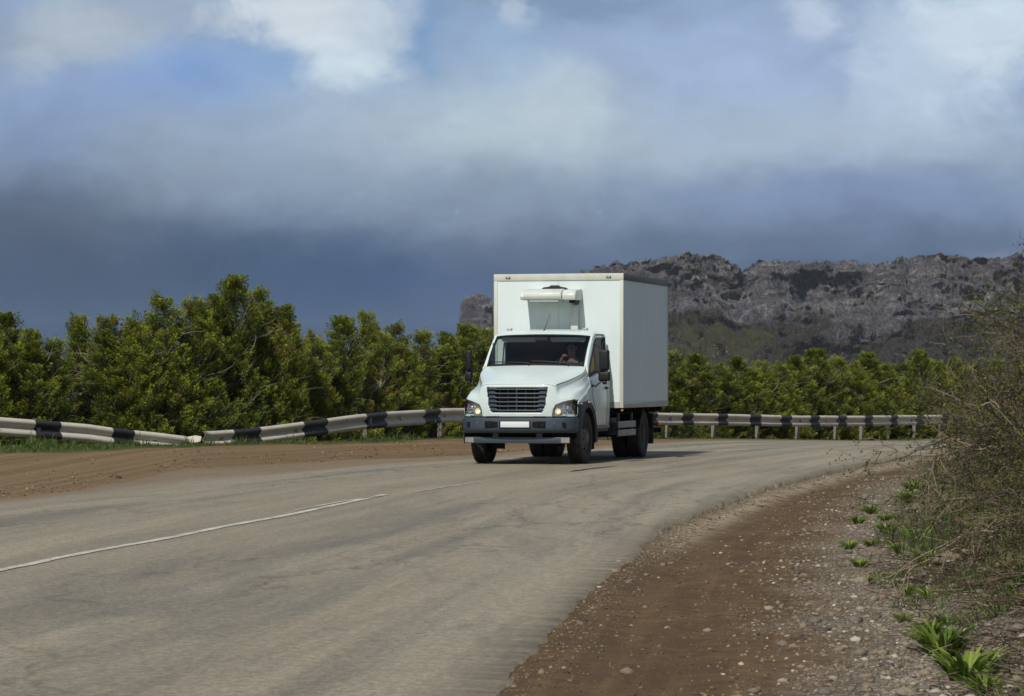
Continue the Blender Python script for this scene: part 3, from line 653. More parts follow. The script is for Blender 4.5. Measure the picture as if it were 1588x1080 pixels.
LT = [(-28, 490, 2.6, 0, 1.0), (8, 482, 3.2, 1, .95), (48, 508, 2.4, 3, .9), (84, 524, 2.6, 0, .85), (121, 488, 3.4, 5, .75), (165, 489, 2.6, 4, 1.0), (207, 492, 2.4, 2, .95), (252, 453, 2.8, 6, 1.05), (300, 462, 2.5, 0, 1.0),
      (334, 454, 2.9, 3, 1.0), (364, 424, 2.5, 1, 1.1), (405, 446, 2.9, 4, 1.0), (442, 470, 2.4, 3, .95), (487, 512, 2.8, 2, .8), (531, 487, 2.5, 1, .95), (571, 482, 2.9, 4, 1.0), (612, 497, 2.4, 6, .9), (656, 511, 2.8, 0, .9),
      (692, 512, 2.4, 3, .9), (724, 500, 2.8, 1, .95), (756, 508, 2.5, 4, .95), (796, 520, 2.6, 2, .95)]
for i, (px, ty, off, var, w_) in enumerate(LT):
    kind = 'tallest' if i == 10 else ('narrow dark' if i == 4 else ('low' if ty > 505 else 'bushy'))
    lab = {10: 'tallest yellow-green cypress in the row left of the truck', 4: 'narrow dark cypress spire standing alone above the left row'}.get(i,
        f'{kind} cypress, {ORD[i]} from the left edge in the row left of the truck')
    cypress(px, ty + 2, off, var, w_, lab, 'cypresses behind the left guardrail')
RT = [(1040, 543, 3.5, 0, 1.0), (1078, 546, 3.2, 1, 1.0), (1112, 562, 3.6, 2, 1.0), (1143, 551, 3.2, 3, 1.05), (1180, 558, 3.7, 4, 1.0), (1212, 560, 3.2, 6, 1.0), (1233, 549, 3.6, 3, 1.0), (1266, 538, 3.2, 1, 1.05),
      (1296, 552, 3.7, 0, 1.0), (1322, 560, 3.2, 2, 1.0), (1347, 545, 3.5, 5, 1.15), (1374, 563, 3.2, 4, 1.0), (1399, 560, 3.7, 6, 1.0), (1426, 540, 3.2, 1, 1.05), (1452, 558, 3.6, 0, 1.0), (1482, 551, 3.2, 3, 1.1), (1512, 562, 3.6, 2, 1.0),
      (1545, 556, 3.2, 4, 1.0), (1582, 558, 3.6, 1, 1.0), (1620, 556, 3.2, 6, 1.0)]
for i, (px, ty, off, var, w_) in enumerate(RT):
    lab = 'tallest pointed cypress in the row right of the truck' if i == 7 else f'dark green cypress, {ORD[i]} to the right of the truck behind the striped rail'
    cypress(px, ty + 2, off, var, w_ * 1.12, lab, 'cypresses behind the right guardrail')
for i, px in enumerate((845, 893, 940, 990)): cypress(px, 535, 3.2, (0, 3, 6, 1)[i], 1.0, f'cypress hidden behind the truck, {ORD[i]} from its left side', 'cypresses behind the truck')

# grass
GR = leaf_mat('grass', [(0, (.03, .05, .012)), (.5, (.07, .12, .022)), (.8, (.14, .17, .05)), (1, (.24, .19, .10))], .3)
def blades(name, X, Y, h, w, tone, lean=.35, z=None):
    n = len(X); z = base_z(X, Y) if z is None else z; a = RNG.uniform(0, 6.28, n); l = RNG.normal(0, lean, (n, 2)); h = np.asarray(h)
    B = np.stack([X, Y, z - .01], -1); sd_ = np.stack([np.cos(a), np.sin(a), a * 0], -1) * (np.asarray(w)[:, None] if np.ndim(w) else w) * .5
    m1 = B + np.stack([l[:, 0] * h * .35, l[:, 1] * h * .35, h * .6], -1); tp = B + np.stack([l[:, 0] * h, l[:, 1] * h, h], -1)
    V = np.stack([B - sd_, B + sd_, m1 + sd_ * .8, m1 - sd_ * .8, tp], 1).reshape(-1, 3); b = np.arange(n)[:, None] * 5
    # a quad and a degenerate-free tip quad
    Fq = np.concatenate([b + np.array([[0, 1, 2, 3]]), b + np.array([[3, 2, 4, 4]])], 0)
    tri = b + np.array([[3, 2, 4]]); q = b + np.array([[0, 1, 2, 3]])
    T3 = np.concatenate([q[:, [0, 1, 2]], q[:, [0, 2, 3]], tri])
    return fast_mesh(name, V, T3, [GR], fattr={'tone': np.tile(tone, 3)})
n = 48000
px = RNG.uniform(-60, 1560, n); yrr = np.interp(px, PXR, YR); lw_ = np.interp(px, [0, 120, 300, 500, 1100], [4.6, 3.4, 2.3, 1.6, .9])
Yg = yrr - lw_ * RNG.beta(1.1, 1.5, n) + .6 * RNG.random(n); Xg = (px - CX) / F * Yg
keep = fbm(Xg * 1.6, Yg * 1.2, 4, 77) > np.interp(Xg * F / Yg + CX, [0, 250, 500], [-.12, .0, .12])
Xg, Yg = Xg[keep], Yg[keep]; hg = RNG.gamma(2.2, .022, len(Xg)) * np.interp((Xg * F / Yg + CX), [0, 400, 900], [1.15, .8, .6]) * (.5 + 3.2 * np.maximum(0, fbm(Xg * 1.3, Yg * 1.3, 3, 78))) + .015
link('grass', blades('grass', Xg, Yg, hg, .012, np.clip(RNG.normal(.42, .22, len(Xg)), 0, 1)), kind='stuff', label='short uneven grass growing along the foot of the guardrails', category='grass')
n = 70000
Yb = 12 + 55 * RNG.random(n) ** 1.5; Xb = XG(Yb) + .1 + RNG.gamma(1.8, .7, n); keep = (fbm(Xb * 1.5, Yb * 1.2, 3, 79) > -.1 + .25 * (Xb - XG(Yb) < .6)) & (Xb * F / Yb + CX < 1750)
Xb, Yb = Xb[keep], Yb[keep]; hb = RNG.gamma(2.5, .033, len(Xb)) * (.5 + 2.2 * np.maximum(0, fbm(Xb * 1.7, Yb * 1.2, 3, 80))) + .02
link('dry_grass', blades('dry_grass', Xb, Yb, hb, .008, np.clip(RNG.normal(.5, .26, len(Xb)) + .5 * fbm(Xb * 1.1, Yb * .9, 3, 81), 0, 1), .7), kind='stuff', label='dry and green grass tangled over the right bank', category='grass')

# shrubs of bare twigs
TWIG = leaf_mat('twig', [(0, (.028, .024, .016)), (.5, (.052, .037, .026)), (1, (.23, .18, .125))], 0)
BUD = leaf_mat('young_leaves', [(0, (.03, .045, .012)), (.4, (.065, .10, .018)), (.75, (.14, .19, .03)), (1, (.17, .12, .06))], .35)
def make_shrub(seed, stems=34, Rr=1.15, H=1.9, arch=.35):
    rg = np.random.default_rng(seed); seg = []; tone = []; lc, ld, ll, lwid, lt = [], [], [], [], []
    def grow(p, d, ln, r, lev, tn):
        k = 6 if lev < 2 else 4; pts = [p]
        for i in range(k):
            d = d + rg.normal(0, .17 + .07 * lev, 3) + np.array([0, 0, -arch * (i / k) * (1.1 if lev == 0 else .3)]); d /= np.linalg.norm(d)
            q = p + d * ln / k
            if q[2] < .02: q[2] = .02
            seg.append((*p, *q, r * (1 - i / k * .7), r * (1 - (i + 1) / k * .7))); tone.append(np.clip(tn + rg.normal(0, .05), 0, 1)); p = q; pts.append(p)
            if lev < 3 and (i > 0 or lev > 0):
                for _ in range(rg.integers(1, 4 if lev < 2 else 2)):
                    dd = d + rg.normal(0, .6, 3); dd /= np.linalg.norm(dd)
                    if lev < 2 or rg.random() < .5: grow(p, dd, ln * rg.uniform(.28, .55), r * .55, lev + 1 if lev > 0 else 1 + (rg.random() < .3), np.clip(tn + rg.normal(.05, .14), 0, 1))
            if lev >= 1 and rg.random() < .28:
                m = rg.integers(1, 4)
                for _ in range(m):
                    lc.append(p + rg.normal(0, .02, 3)); v = rg.normal(size=3) + np.array([0, 0, .6]); ld.append(v / np.linalg.norm(v)); ll.append(rg.uniform(.018, .045)); lwid.append(rg.uniform(.009, .02)); lt.append(np.clip(rg.normal(.55, .25), 0, 1))
    for s in range(stems):
        a = rg.uniform(0, 6.28); r0 = Rr * .45 * math.sqrt(rg.random()); p = np.array([r0 * math.cos(a), r0 * math.sin(a), 0.0])
        d = np.array([math.cos(a) * rg.uniform(.1, 1.1), math.sin(a) * rg.uniform(.1, 1.1), 1.0]) + rg.normal(0, .2, 3); d /= np.linalg.norm(d)
        grow(p, d, H * rg.uniform(.6, 1.1), rg.uniform(.009, .016), 0, rg.uniform(.1, .75))
    V, Fq = segs_arrays(seg, 3); br = fast_mesh('branches', V, Fq, [TWIG], fattr={'tone': np.repeat(tone, 3)})
    V, Fq = leaf_quads(np.array(lc), np.array(ld), np.array(ll), np.array(lwid)); lf = fast_mesh('leaves', V, Fq, [BUD], fattr={'tone': lt})
    return br, lf
SV = [make_shrub(300 + i, [34, 30, 38, 32][i], [1.1, .9, 1.2, 1.0][i], [1.7, 1.4, 1.9, 1.55][i]) for i in range(4)]
SH = [(3.28, 16.4, 3, .42, .36), (3.65, 16.4, 1, .65, .5), (4.5, 17.6, 0, .8, .72), (4.0, 18.8, 3, .72, .6), (4.9, 20.2, 2, .85, .78), (4.3, 21.6, 0, .78, .66), (5.3, 23.0, 3, .9, .8), (4.75, 24.8, 1, .85, .72), (5.8, 26.6, 2, .95, .85),
      (5.4, 29.0, 0, .9, .78), (6.6, 30.5, 2, 1.0, .95), (6.1, 33.2, 3, .95, .8), (7.2, 36.5, 0, .95, .75), (8.1, 40.5, 1, 1.0, .85), (9.2, 45, 2, 1.0, .8), (10.3, 49.5, 3, 1.05, .85), (11.6, 54, 0, 1.15, .9), (13.0, 58.5, 2, 1.15, .95), (14.6, 63, 1, 1.2, 1.0), (5.6, 18.8, 2, .9, .8), (6.3, 24.0, 0, 1.0, .8)]
for i, (x, y, v, s_, hs) in enumerate(SH):
    r_ = link('shrub', None, label=f'bare twiggy brown shrub on the right bank, {ORD[i]} nearest to the camera', category='shrub', group='bare shrubs on the right bank')
    x += .06 if i < 3 else (.2 if i < 6 else (.45 if i < 10 else 1.0)); r_.location = (x, y, gz(x, y) - .04); r_.rotation_euler = (0, 0, random.uniform(0, 6.28)); r_.scale = (s_ * 1.08, s_ * 1.08, hs * (1.2 if 1 < i < 10 or i > 18 else 1.04))
    link('branches', SV[v][0], r_); link('leaves', SV[v][1], r_)

# one shrub with long bare arching canes reaching over the verge
def canes():
    rg = np.random.default_rng(42); seg = []; tone = []
    def cane(p, d, ln, r, tn, droop, lev=0):
        k = 12
        for i in range(k):
            d = d + rg.normal(0, .10, 3) * (1 + lev) + np.array([0, 0, -droop / k]); d /= np.linalg.norm(d); q = p + d * ln / k
            seg.append((*p, *q, r * (1 - i / k * .75), r * (1 - (i + 1) / k * .75))); tone.append(np.clip(tn + rg.normal(0, .04), 0, 1)); p = q
            if lev < 2 and i > 2 and rg.random() < (.65 if lev == 0 else .35):
                dd = d + rg.normal(0, .6, 3); dd /= np.linalg.norm(dd); cane(p, dd, ln * rg.uniform(.15, .45), r * .5, np.clip(tn + rg.normal(0, .15), 0, 1), droop * .6, lev + 1)
    for k in range(26):
        a = rg.uniform(-.7, .5) + math.pi; d = np.array([math.cos(a), math.sin(a) * .9, rg.uniform(.35, 1.9)]); d /= np.linalg.norm(d)
        cane(np.array([rg.normal(0, .2), rg.normal(0, .25), 0.0]), d, rg.uniform(.9, 1.65), rg.uniform(.007, .014), rg.choice([.15, .5, .95]), rg.uniform(.5, 1.6))
    V, Fq = segs_arrays(seg, 5); return fast_mesh('branches', V, Fq, [TWIG], fattr={'tone': np.repeat(tone, 5)})
cb_ = canes(); r_ = link('shrub', None, label='tall shrub of long pale arching canes at the right edge, reaching over the verge', category='shrub'); r_.location = (3.95, 20.6, gz(3.95, 20.6) - .05); r_.scale = (.8, .8, .86); link('branches', cb_, r_)
n = 3800; Yt = 12.5 + 40 * RNG.random(n) ** 1.5; Xt = XG(Yt) + .1 + RNG.gamma(2, .55, n); Zt = base_z(Xt, Yt) + .015 + RNG.random(n) * .05; a = RNG.uniform(0, 6.28, n); l_ = RNG.uniform(.05, .3, n)
seg = np.stack([Xt, Yt, Zt, Xt + np.cos(a) * l_, Yt + np.sin(a) * l_, Zt + RNG.normal(0, .035, n) + .02, RNG.uniform(.002, .006, n), RNG.uniform(.001, .004, n)], -1)
V, Fq = segs_arrays(seg, 3); link('twig_litter', fast_mesh('twig_litter', V, Fq, [TWIG], fattr={'tone': np.repeat(np.clip(RNG.normal(.5, .3, n), 0, 1), 3)}), kind='stuff', label='fallen twigs and dry stalks scattered over the right bank', category='litter')
# scrub dotted over the far slope
SCR = leaf_mat('scrub', [(0, (.02, .024, .014)), (.5, (.045, .045, .028)), (1, (.09, .075, .05))], .1)
hv = np.empty(len(bpy.data.objects['hill'].data.vertices) * 3, np.float32); bpy.data.objects['hill'].data.vertices.foreach_get('co', hv); hv = hv.reshape(300, 900, 3)
ri = RNG.integers(100, 252, 1500); ci = RNG.integers(0, 900, 1500); k_ = (fbm(ci * .03, ri * .06, 3, 95) > -.05 + .35 * (ri > 185)); P0 = hv[ri[k_], ci[k_]]
Cc, Dc, lc_, wc_, tc_ = [], [], [], [], []
for p in P0:
    m = 26; r0 = RNG.uniform(.8, 2.6) * (1.5 if RNG.random() < .1 else 1); d = unit(m); d[:, 2] = np.abs(d[:, 2]) * .9; Cc.append(p + d * r0 * RNG.uniform(.5, 1, (m, 1))); Dc.append(unit(m)); lc_.append(np.full(m, r0 * .9)); wc_.append(np.full(m, r0 * .55)); tc_.append(np.clip(RNG.normal(RNG.uniform(.1, .8), .12, m), 0, 1))
V, Fq = leaf_quads(np.concatenate(Cc), np.concatenate(Dc), np.concatenate(lc_), np.concatenate(wc_)); link('scrub', fast_mesh('scrub', V, Fq, [SCR], fattr={'tone': np.concatenate(tc_)}), kind='stuff', label='dark bushes dotted over the distant rocky slope', category='bushes')

# broad-leaved weeds on the gravel
WEED = leaf_mat('weed_leaf', [(0, (.06, .10, .015)), (.5, (.13, .22, .03)), (1, (.28, .34, .06))], .35, .45)
def make_weed(seed, nl=40, lng=.34, wd=.035, upr=1.2):
    rg = np.random.default_rng(seed); V = []; Fq = []; tn = []
    for i in range(nl):
        a = rg.uniform(0, 6.28); p = np.array([math.cos(a), math.sin(a), 0]) * rg.uniform(0, .1 * lng / .3); d = np.array([math.cos(a), math.sin(a), upr * rg.uniform(.5, 1.9)]); d /= np.linalg.norm(d)
        sd_ = np.array([-math.sin(a), math.cos(a), 0]) + rg.normal(0, .25, 3); ln = lng * rg.uniform(.5, 1.1); w = wd * rg.uniform(.6, 1.15); k = 6; b = len(V); t0 = rg.uniform(.2, .9)
        for j in range(k + 1):
            t_ = j / k; ww = w * (math.sin(math.pi * min(1, .12 + t_ * .88)) ** .8 + .05); nrm_ = np.cross(d, sd_); nrm_ /= np.linalg.norm(nrm_) + 1e-9
            V += [p - sd_ * ww * .5 - nrm_ * 0, p - nrm_ * ww * .18, p + sd_ * ww * .5]
            p = p + d * ln / k; d = d + np.array([math.cos(a), math.sin(a), 0]) * .10 + np.array([0, 0, -.17]) ; d /= np.linalg.norm(d)
        for j in range(k):
            for q in (0, 1): Fq.append((b + j * 3 + q, b + j * 3 + q + 1, b + j * 3 + 4 + q, b + j * 3 + 3 + q)); tn.append(t0 + .1 * rg.normal())
    return fast_mesh('weed', np.array(V), Fq, [WEED], smooth=True, fattr={'tone': np.clip(tn, 0, 1)})
WV = [make_weed(500, 90, .36, .036, 2.2), make_weed(501, 60, .17, .014, 1.7), make_weed(502, 64, .22, .02, 1.5), make_weed(503, 90, .22, .011, 1.9)]
WL = [(1500, 1062, 0, .72, 'large bright green broad-leaved weed on the gravel at the lower right corner'), (1462, 1018, 0, .7, 'upright leafy weed just left behind the large corner weed'), (1530, 1078, 2, .8, 'drooping leafy weed right of the large corner weed'),
      (1445, 985, 2, .6, ''), (1402, 965, 3, .5, ''), (1440, 928, 2, .6, ''), (1405, 925, 3, .6, ''), (1396, 870, 2, .8, ''), (1350, 848, 1, .8, ''), (1376, 830, 2, .9, ''), (1332, 882, 1, .8, ''), (1316, 852, 1, .9, ''), (1330, 812, 2, .75, ''),
      (1350, 795, 2, .9, ''), (1372, 810, 1, .9, ''), (1410, 785, 2, 1.2, ''), (1418, 760, 2, 1.3, ''), (1345, 905, 3, .5, ''), (1470, 960, 3, .8, ''), (1440, 880, 3, 1.0, ''), (1425, 845, 3, 1.1, '')]
order_ = sorted(range(len(WL)), key=lambda k: -WL[k][1])
for rank, k in enumerate(order_):
    px_, py_, v, s_, lab = WL[k]; x, y = pix(px_, py_); z_ = gz(x, y)
    x, y = pix(px_, py_, z_); z_ = gz(x, y)
    o = link('weed', WV[v], label=lab or f'small green weed tuft on the gravel verge, {ORD[rank]} from the front of the picture', category='weed', group='green weeds on the gravel verge')
    o.location = (x, y, z_); o.rotation_euler = (0, 0, random.uniform(0, 6.28)); o.scale = (s_,) * 3

# stones
def stone_mat():
    m, t, b = mat('stone'); a = T(t, 'ShaderNodeAttribute', attribute_name='tone').outputs['Fac']; pos = T(t, 'ShaderNodeNewGeometry').outputs['Position']
    c = ramp_(t, a, [(0, rgb(80, 73, 66)), (.3, rgb(104, 99, 92)), (.55, rgb(122, 108, 88)), (.8, rgb(134, 128, 117)), (1, rgb(170, 164, 150))])
    n = tnoise(t, pos, 30, 5, .7); c = tmix(t, .8, c, ramp_(t, n, [(.3, (.6, .6, .6, 1)), (.7, (1.25, 1.22, 1.18, 1))]), 'MULTIPLY')
    t.links.new(c, b.inputs['Base Color']); b.inputs['Roughness'].default_value = .85; bump(t, b, n, .5, .01); return m
STONE = stone_mat()
def ico(sub):
    bm = bmesh.new(); bmesh.ops.create_icosphere(bm, subdivisions=sub, radius=1); v = np.array([p.co[:] for p in bm.verts]); f = np.array([[q.index for q in p.verts] for p in bm.faces]); bm.free(); return v, f
iv, if_ = ico(1)
def scatter(name, X, Y, S, tone, label):
    n = len(X); Z = base_z(X, Y); A = RNG.uniform(0, 6.28, n); SC3 = S[:, None] * np.stack([RNG.uniform(.7, 1.3, n), RNG.uniform(.6, 1.1, n), RNG.uniform(.35, .75, n)], -1)
    P = iv[None] * (1 + RNG.uniform(-.28, .28, (n, len(iv), 1))) * SC3[:, None, :]
    c, s = np.cos(A)[:, None], np.sin(A)[:, None]; V = np.stack([P[..., 0] * c - P[..., 1] * s, P[..., 0] * s + P[..., 1] * c, P[..., 2]], -1) + np.stack([X, Y, Z + S * .12], -1)[:, None, :]
    Fq = (np.arange(n)[:, None, None] * len(iv) + if_[None]).reshape(-1, 3)
    link(name, fast_mesh(name, V.reshape(-1, 3), Fq, [STONE], fattr={'tone': np.repeat(tone, len(if_))}), kind='stuff', label=label, category='gravel')
n = 26000; Yg = 12.5 + 36 * RNG.random(n) ** 1.7; Xg = XG(Yg) + RNG.normal(.38, .5, n) * (1 + Yg * .01); k_ = (Xg * F / Yg + CX < 1640)
Xg, Yg = Xg[k_], Yg[k_]; S = np.clip(RNG.lognormal(-4.75, .6, len(Xg)), .004, .05)
scatter('gravel', Xg, Yg, S, np.clip(RNG.normal(.5, .28, len(Xg)), 0, 1), 'loose grey gravel along the foot of the right bank')
n = 20000; Yg = 12.5 + 45 * RNG.random(n) ** 1.4; fr = RNG.random(n) ** .5; Xg = XR(Yg) + .12 + (XG(Yg) - XR(Yg) - .1) * fr; k_ = fbm(Xg * 1.6, Yg * .9, 4, 91) > .80 - .76 * fr
Xg, Yg = Xg[k_], Yg[k_]; S = np.clip(RNG.lognormal(-5.2, .5, len(Xg)), .003, .03)
scatter('gravel', Xg, Yg, S, np.clip(RNG.normal(.42, .25, len(Xg)), 0, 1), 'scattered pebbles on the brown dirt shoulder')
n = 4200; Yg = 13 + 52 * RNG.random(n) ** 1.2; Xg = XR(Yg) + RNG.normal(.08, .14, n); S = np.clip(RNG.lognormal(-4.9, .55, n) * np.interp(Yg, [13, 30], [.6, 1.2]), .003, .045)
scatter('gravel', Xg, Yg, S, np.clip(RNG.normal(.45, .2, n), 0, 1), 'broken asphalt crumbs along the ragged road edge')
def clod_mat():
    m, t, b = mat('clod'); a = T(t, 'ShaderNodeAttribute', attribute_name='tone').outputs['Fac']
    t.links.new(ramp_(t, a, [(0, rgb(66, 52, 37)), (.5, rgb(96, 78, 56)), (1, rgb(140, 122, 96))]), b.inputs['Base Color']); b.inputs['Roughness'].default_value = .95; return m
_st = STONE; STONE = clod_mat()
n = 9000; Yg = 12.5 + 40 * RNG.random(n) ** 1.7; Xg = XR(Yg) + .06 + (XG(Yg) - XR(Yg)) * RNG.random(n); k_ = fbm(Xg * 2.1, Yg * 1.3, 4, 97) > -.12; Xg, Yg = Xg[k_], Yg[k_]
scatter('grit', Xg, Yg, np.clip(RNG.lognormal(-5.2, .55, len(Xg)), .002, .022), np.clip(RNG.normal(.28, .25, len(Xg)), 0, 1), 'crumbs of brown soil lying on the right dirt shoulder')
n = 9000; u_ = RNG.random(n); Xg = -15 + 17 * RNG.random(n); Yg = np.interp(Xg, LE[:, 0], LE[:, 1]) - .3 + RNG.gamma(1.6, 2.2, n); k_ = (fbm(Xg * 1.4, Yg * .8, 4, 98) > -.05) & (Yg < np.interp(CX + F * Xg / Yg, PXR, YR) + .3) & (Yg > 30); Xg, Yg = Xg[k_], Yg[k_]
scatter('grit', Xg, Yg, np.clip(RNG.lognormal(-4.5, .55, len(Xg)), .004, .045), np.clip(RNG.normal(.5, .3, len(Xg)), 0, 1), 'soil crumbs and small stones on the left dirt shoulder')
STONE = _st
iv2, if2 = ico(3)
ROCKS = [(1540, 1048, .055, .55, 'pale ochre rock'), (1578, 1062, .06, .5, 'large ochre rock'), (1405, 1078, .045, .7, 'light grey rock'), (1518, 1008, .05, .35, 'blue grey rock'), (1432, 972, .05, .65, 'pale green-grey rock'), (1497, 975, .045, .55, 'tan rock'),
         (1455, 950, .05, .5, 'brown flat rock'), (1450, 920, .04, .6, 'pale rounded rock'), (1468, 925, .035, .55, 'small tan rock'), (1343, 1054, .035, .45, 'grey rock'), (1266, 955, .025, .7, 'pale oval rock'), (1470, 880, .09, .5, 'big weathered grey rock'),
         (1336, 905, .06, .7, 'flat whitish rock'), (1345, 880, .06, .65, 'flat pale rock'), (1342, 772, .06, .3, 'blue grey rock'), (1425, 790, .07, .7, 'whitish rock'), (1306, 844, .03, .5, 'small tan rock'), (1035, 976, .02, .75, 'small pale rock')]
for i, (px_, py_, s_, tn, lab) in enumerate(ROCKS):
    x, y = pix(px_, py_); z_ = gz(x, y); x, y = pix(px_, py_, z_); z_ = gz(x, y)
    rg = np.random.default_rng(700 + i); d = fbm(iv2[:, 0] * 1.3 + i * 5, iv2[:, 1] * 1.3 + iv2[:, 2] * 2, 4, 800 + i)
    fl = np.round(d * 3) / 3 * .25 + d * .15
    V = iv2 * (1 + fl)[:, None] * np.array([1.25, .9, .6]) * s_
    me = fast_mesh('rock', V, if2, [STONE], fattr={'tone': np.full(len(if2), tn)})
    o = link('rock', me, label=f'{lab}, {ORD[i]} of the larger stones listed outward from the lower right corner' if False else f'{lab} on the right verge, {ORD[sorted(range(len(ROCKS)), key=lambda q: -ROCKS[q][1]).index(i)]} large stone from the picture bottom', category='rock', group='larger stones on the right verge')
    o.location = (x, y, z_ + s_ * .2); o.rotation_euler = (rg.uniform(-.2, .2), rg.uniform(-.2, .2), rg.uniform(0, 6.28))

# air between here and the far hills
hz = MB(); hz.box((-4300, -600, -60), (4300, 5500, 110)); ho = hz.build('haze', bpy.data.materials.new('haze'), kind='stuff', label='thin blue-grey air over the valley', category='haze')
hm = ho.data.materials[0]; hm.use_nodes = True; ht = hm.node_tree; ht.nodes.clear(); pv = ht.nodes.new('ShaderNodeVolumePrincipled'); pv.inputs['Density'].default_value = .00005
pv.inputs['Color'].default_value = (.75, .85, 1, 1); pv.inputs['Anisotropy'].default_value = 0; ht.links.new(pv.outputs[0], ht.nodes.new('ShaderNodeOutputMaterial').inputs['Volume'])
# ------------------------------------------------------------------ truck
def white_paint():
    m, t, b = mat('white_paint'); o = T(t, 'ShaderNodeTexCoord').outputs['Object']
    n = tnoise(t, o, 2.2, 5, .6); n2 = tnoise(t, tmap(t, o, (6, 6, .8)), 1.2, 4, .6)
    z = T(t, 'ShaderNodeSeparateXYZ', {0: o}).outputs[2]
    c = tmix(t, tmath(t, 'MULTIPLY', step01(t, n, .45, .7), .25), (.54, .64, .635, 1), (.46, .54, .53, 1))
    low = tmath(t, 'MULTIPLY', tmath(t, 'SUBTRACT', 1.0, step01(t, z, .6, 1.25)), tmath(t, 'ADD', n2, .1))
    c = tmix(t, tmath(t, 'MULTIPLY', low, .55, True), c, (.36, .33, .27, 1))
    t.links.new(c, b.inputs['Base Color']); b.inputs['Roughness'].default_value = .34; b.inputs['Coat Weight'].default_value = .35; b.inputs['Coat Roughness'].default_value = .08; return m
WP = white_paint()
def box_mat(name, c0, c1, rough=.45):
    m, t, b = mat(name); o = T(t, 'ShaderNodeTexCoord').outputs['Object']
    n = tnoise(t, tmap(t, o, (1.2, 1.2, .35)), 2.5, 6, .65); n2 = tnoise(t, o, .8, 3, .5)
    c = tmix(t, tmath(t, 'MULTIPLY', step01(t, n, .42, .75), .6), (*c0, 1), (*c1, 1))
    c = tmix(t, .4, c, ramp_(t, n2, [(.3, (.93, .93, .93, 1)), (.7, (1.05, 1.05, 1.05, 1))]), 'MULTIPLY')
    t.links.new(c, b.inputs['Base Color']); b.inputs['Roughness'].default_value = rough; b.inputs['Coat Weight'].default_value = .15; return m
BOXM = box_mat('box_panel', (.61, .695, .70), (.54, .61, .61))
TRIM = box_mat('box_trim', (.50, .53, .47), (.38, .37, .30), .4)
SKIRT = box_mat('box_skirt', (.36, .36, .33), (.26, .24, .2), .5)
TOPD = simple('dark_rail', (.085, .078, .07), .5, dirt=(.15, .13, .11))
BLKP = simple('grey_plastic', (.030, .048, .070), .5, dirt=(.07, .07, .068), dirt_scale=4, dirt_amt=.4)
DARKP = simple('black_plastic', (.007, .008, .010), .5, spec=.3, dirt=(.016, .015, .013), dirt_scale=5)
BLK = simple('chassis_black', (.006, .006, .006), .9, spec=.2, dirt=(.014, .012, .01), dirt_scale=5)
RUB = simple('rubber', (.017, .016, .016), .82, dirt=(.055, .047, .038), dirt_scale=7, dirt_amt=.7)
RIM = simple('rim_steel', (.13, .125, .12), .5, .3, dirt=(.07, .058, .045), dirt_scale=6)
STEEL = simple('grey_bar', (.04, .06, .085), .45, .2, dirt=(.07, .068, .065), dirt_scale=5)
ALU = simple('aluminium', (.30, .29, .27), .5, .5, dirt=(.12, .1, .08), dirt_scale=5)
CHR = simple('chrome', (.75, .77, .8), .12, 1.0)
PLATE = simple('plate_white', (.62, .66, .68), .4)
INT = simple('cab_interior', (.010, .012, .015), .85); INTL = simple('visor_cloth', (.62, .64, .62), .8); INTG = simple('trim_grey', (.03, .035, .038), .6)
ORG = simple('amber_lens', (.75, .22, .03), .25, coat=.5); REDL = simple('red_lens', (.4, .03, .02), .25, coat=.5); CURT = simple('yellow_curtain', (.80, .48, .04), .9)
def glass_mat(name, tint, mix):
    m, t, b = mat(name); t.nodes.remove(b); g = T(t, 'ShaderNodeBsdfGlossy', {'Roughness': .02}); tr = T(t, 'ShaderNodeBsdfTransparent', {0: (*tint, 1)})
    ge = T(t, 'ShaderNodeNewGeometry'); dt = T(t, 'ShaderNodeVectorMath', {0: ge.outputs['Normal'], 1: ge.outputs['Incoming']}, operation='DOT_PRODUCT')
    c_ = tmath(t, 'ABSOLUTE', dt.outputs['Value']); fr = tmath(t, 'ADD', .04, tmath(t, 'MULTIPLY', .96, tmath(t, 'POWER', tmath(t, 'SUBTRACT', 1.0, c_, True), 5.0)))
    mx = T(t, 'ShaderNodeMixShader', {0: tmath(t, 'MULTIPLY', fr, mix, True)})
    t.links.new(tr.outputs[0], mx.inputs[1]); t.links.new(g.outputs[0], mx.inputs[2]); t.links.new(mx.outputs[0], t.nodes['Material Output'].inputs[0]); return m
GLASS = glass_mat('windscreen_glass', (.62, .69, .70), 1.4); GLASS2 = glass_mat('side_glass', (.85, .88, .86), .35); LENS = glass_mat('lamp_lens', (.94, .96, .97), 1.0)
def lampglow():
    m, t, b = mat('lamp_bulb'); b.inputs['Base Color'].default_value = (.8, .6, .35, 1); b.inputs['Emission Color'].default_value = (1, .74, .42, 1); b.inputs['Emission Strength'].default_value = .65; return m
BULB = lampglow()

TR = link('box_truck', None, label='white box truck with refrigeration unit driving towards the camera on the bend', category='truck')
ang = math.atan2(-.9668, -.2554); TR.location = (.357, 53.45, .012); TR.rotation_euler = (0, 0, ang)

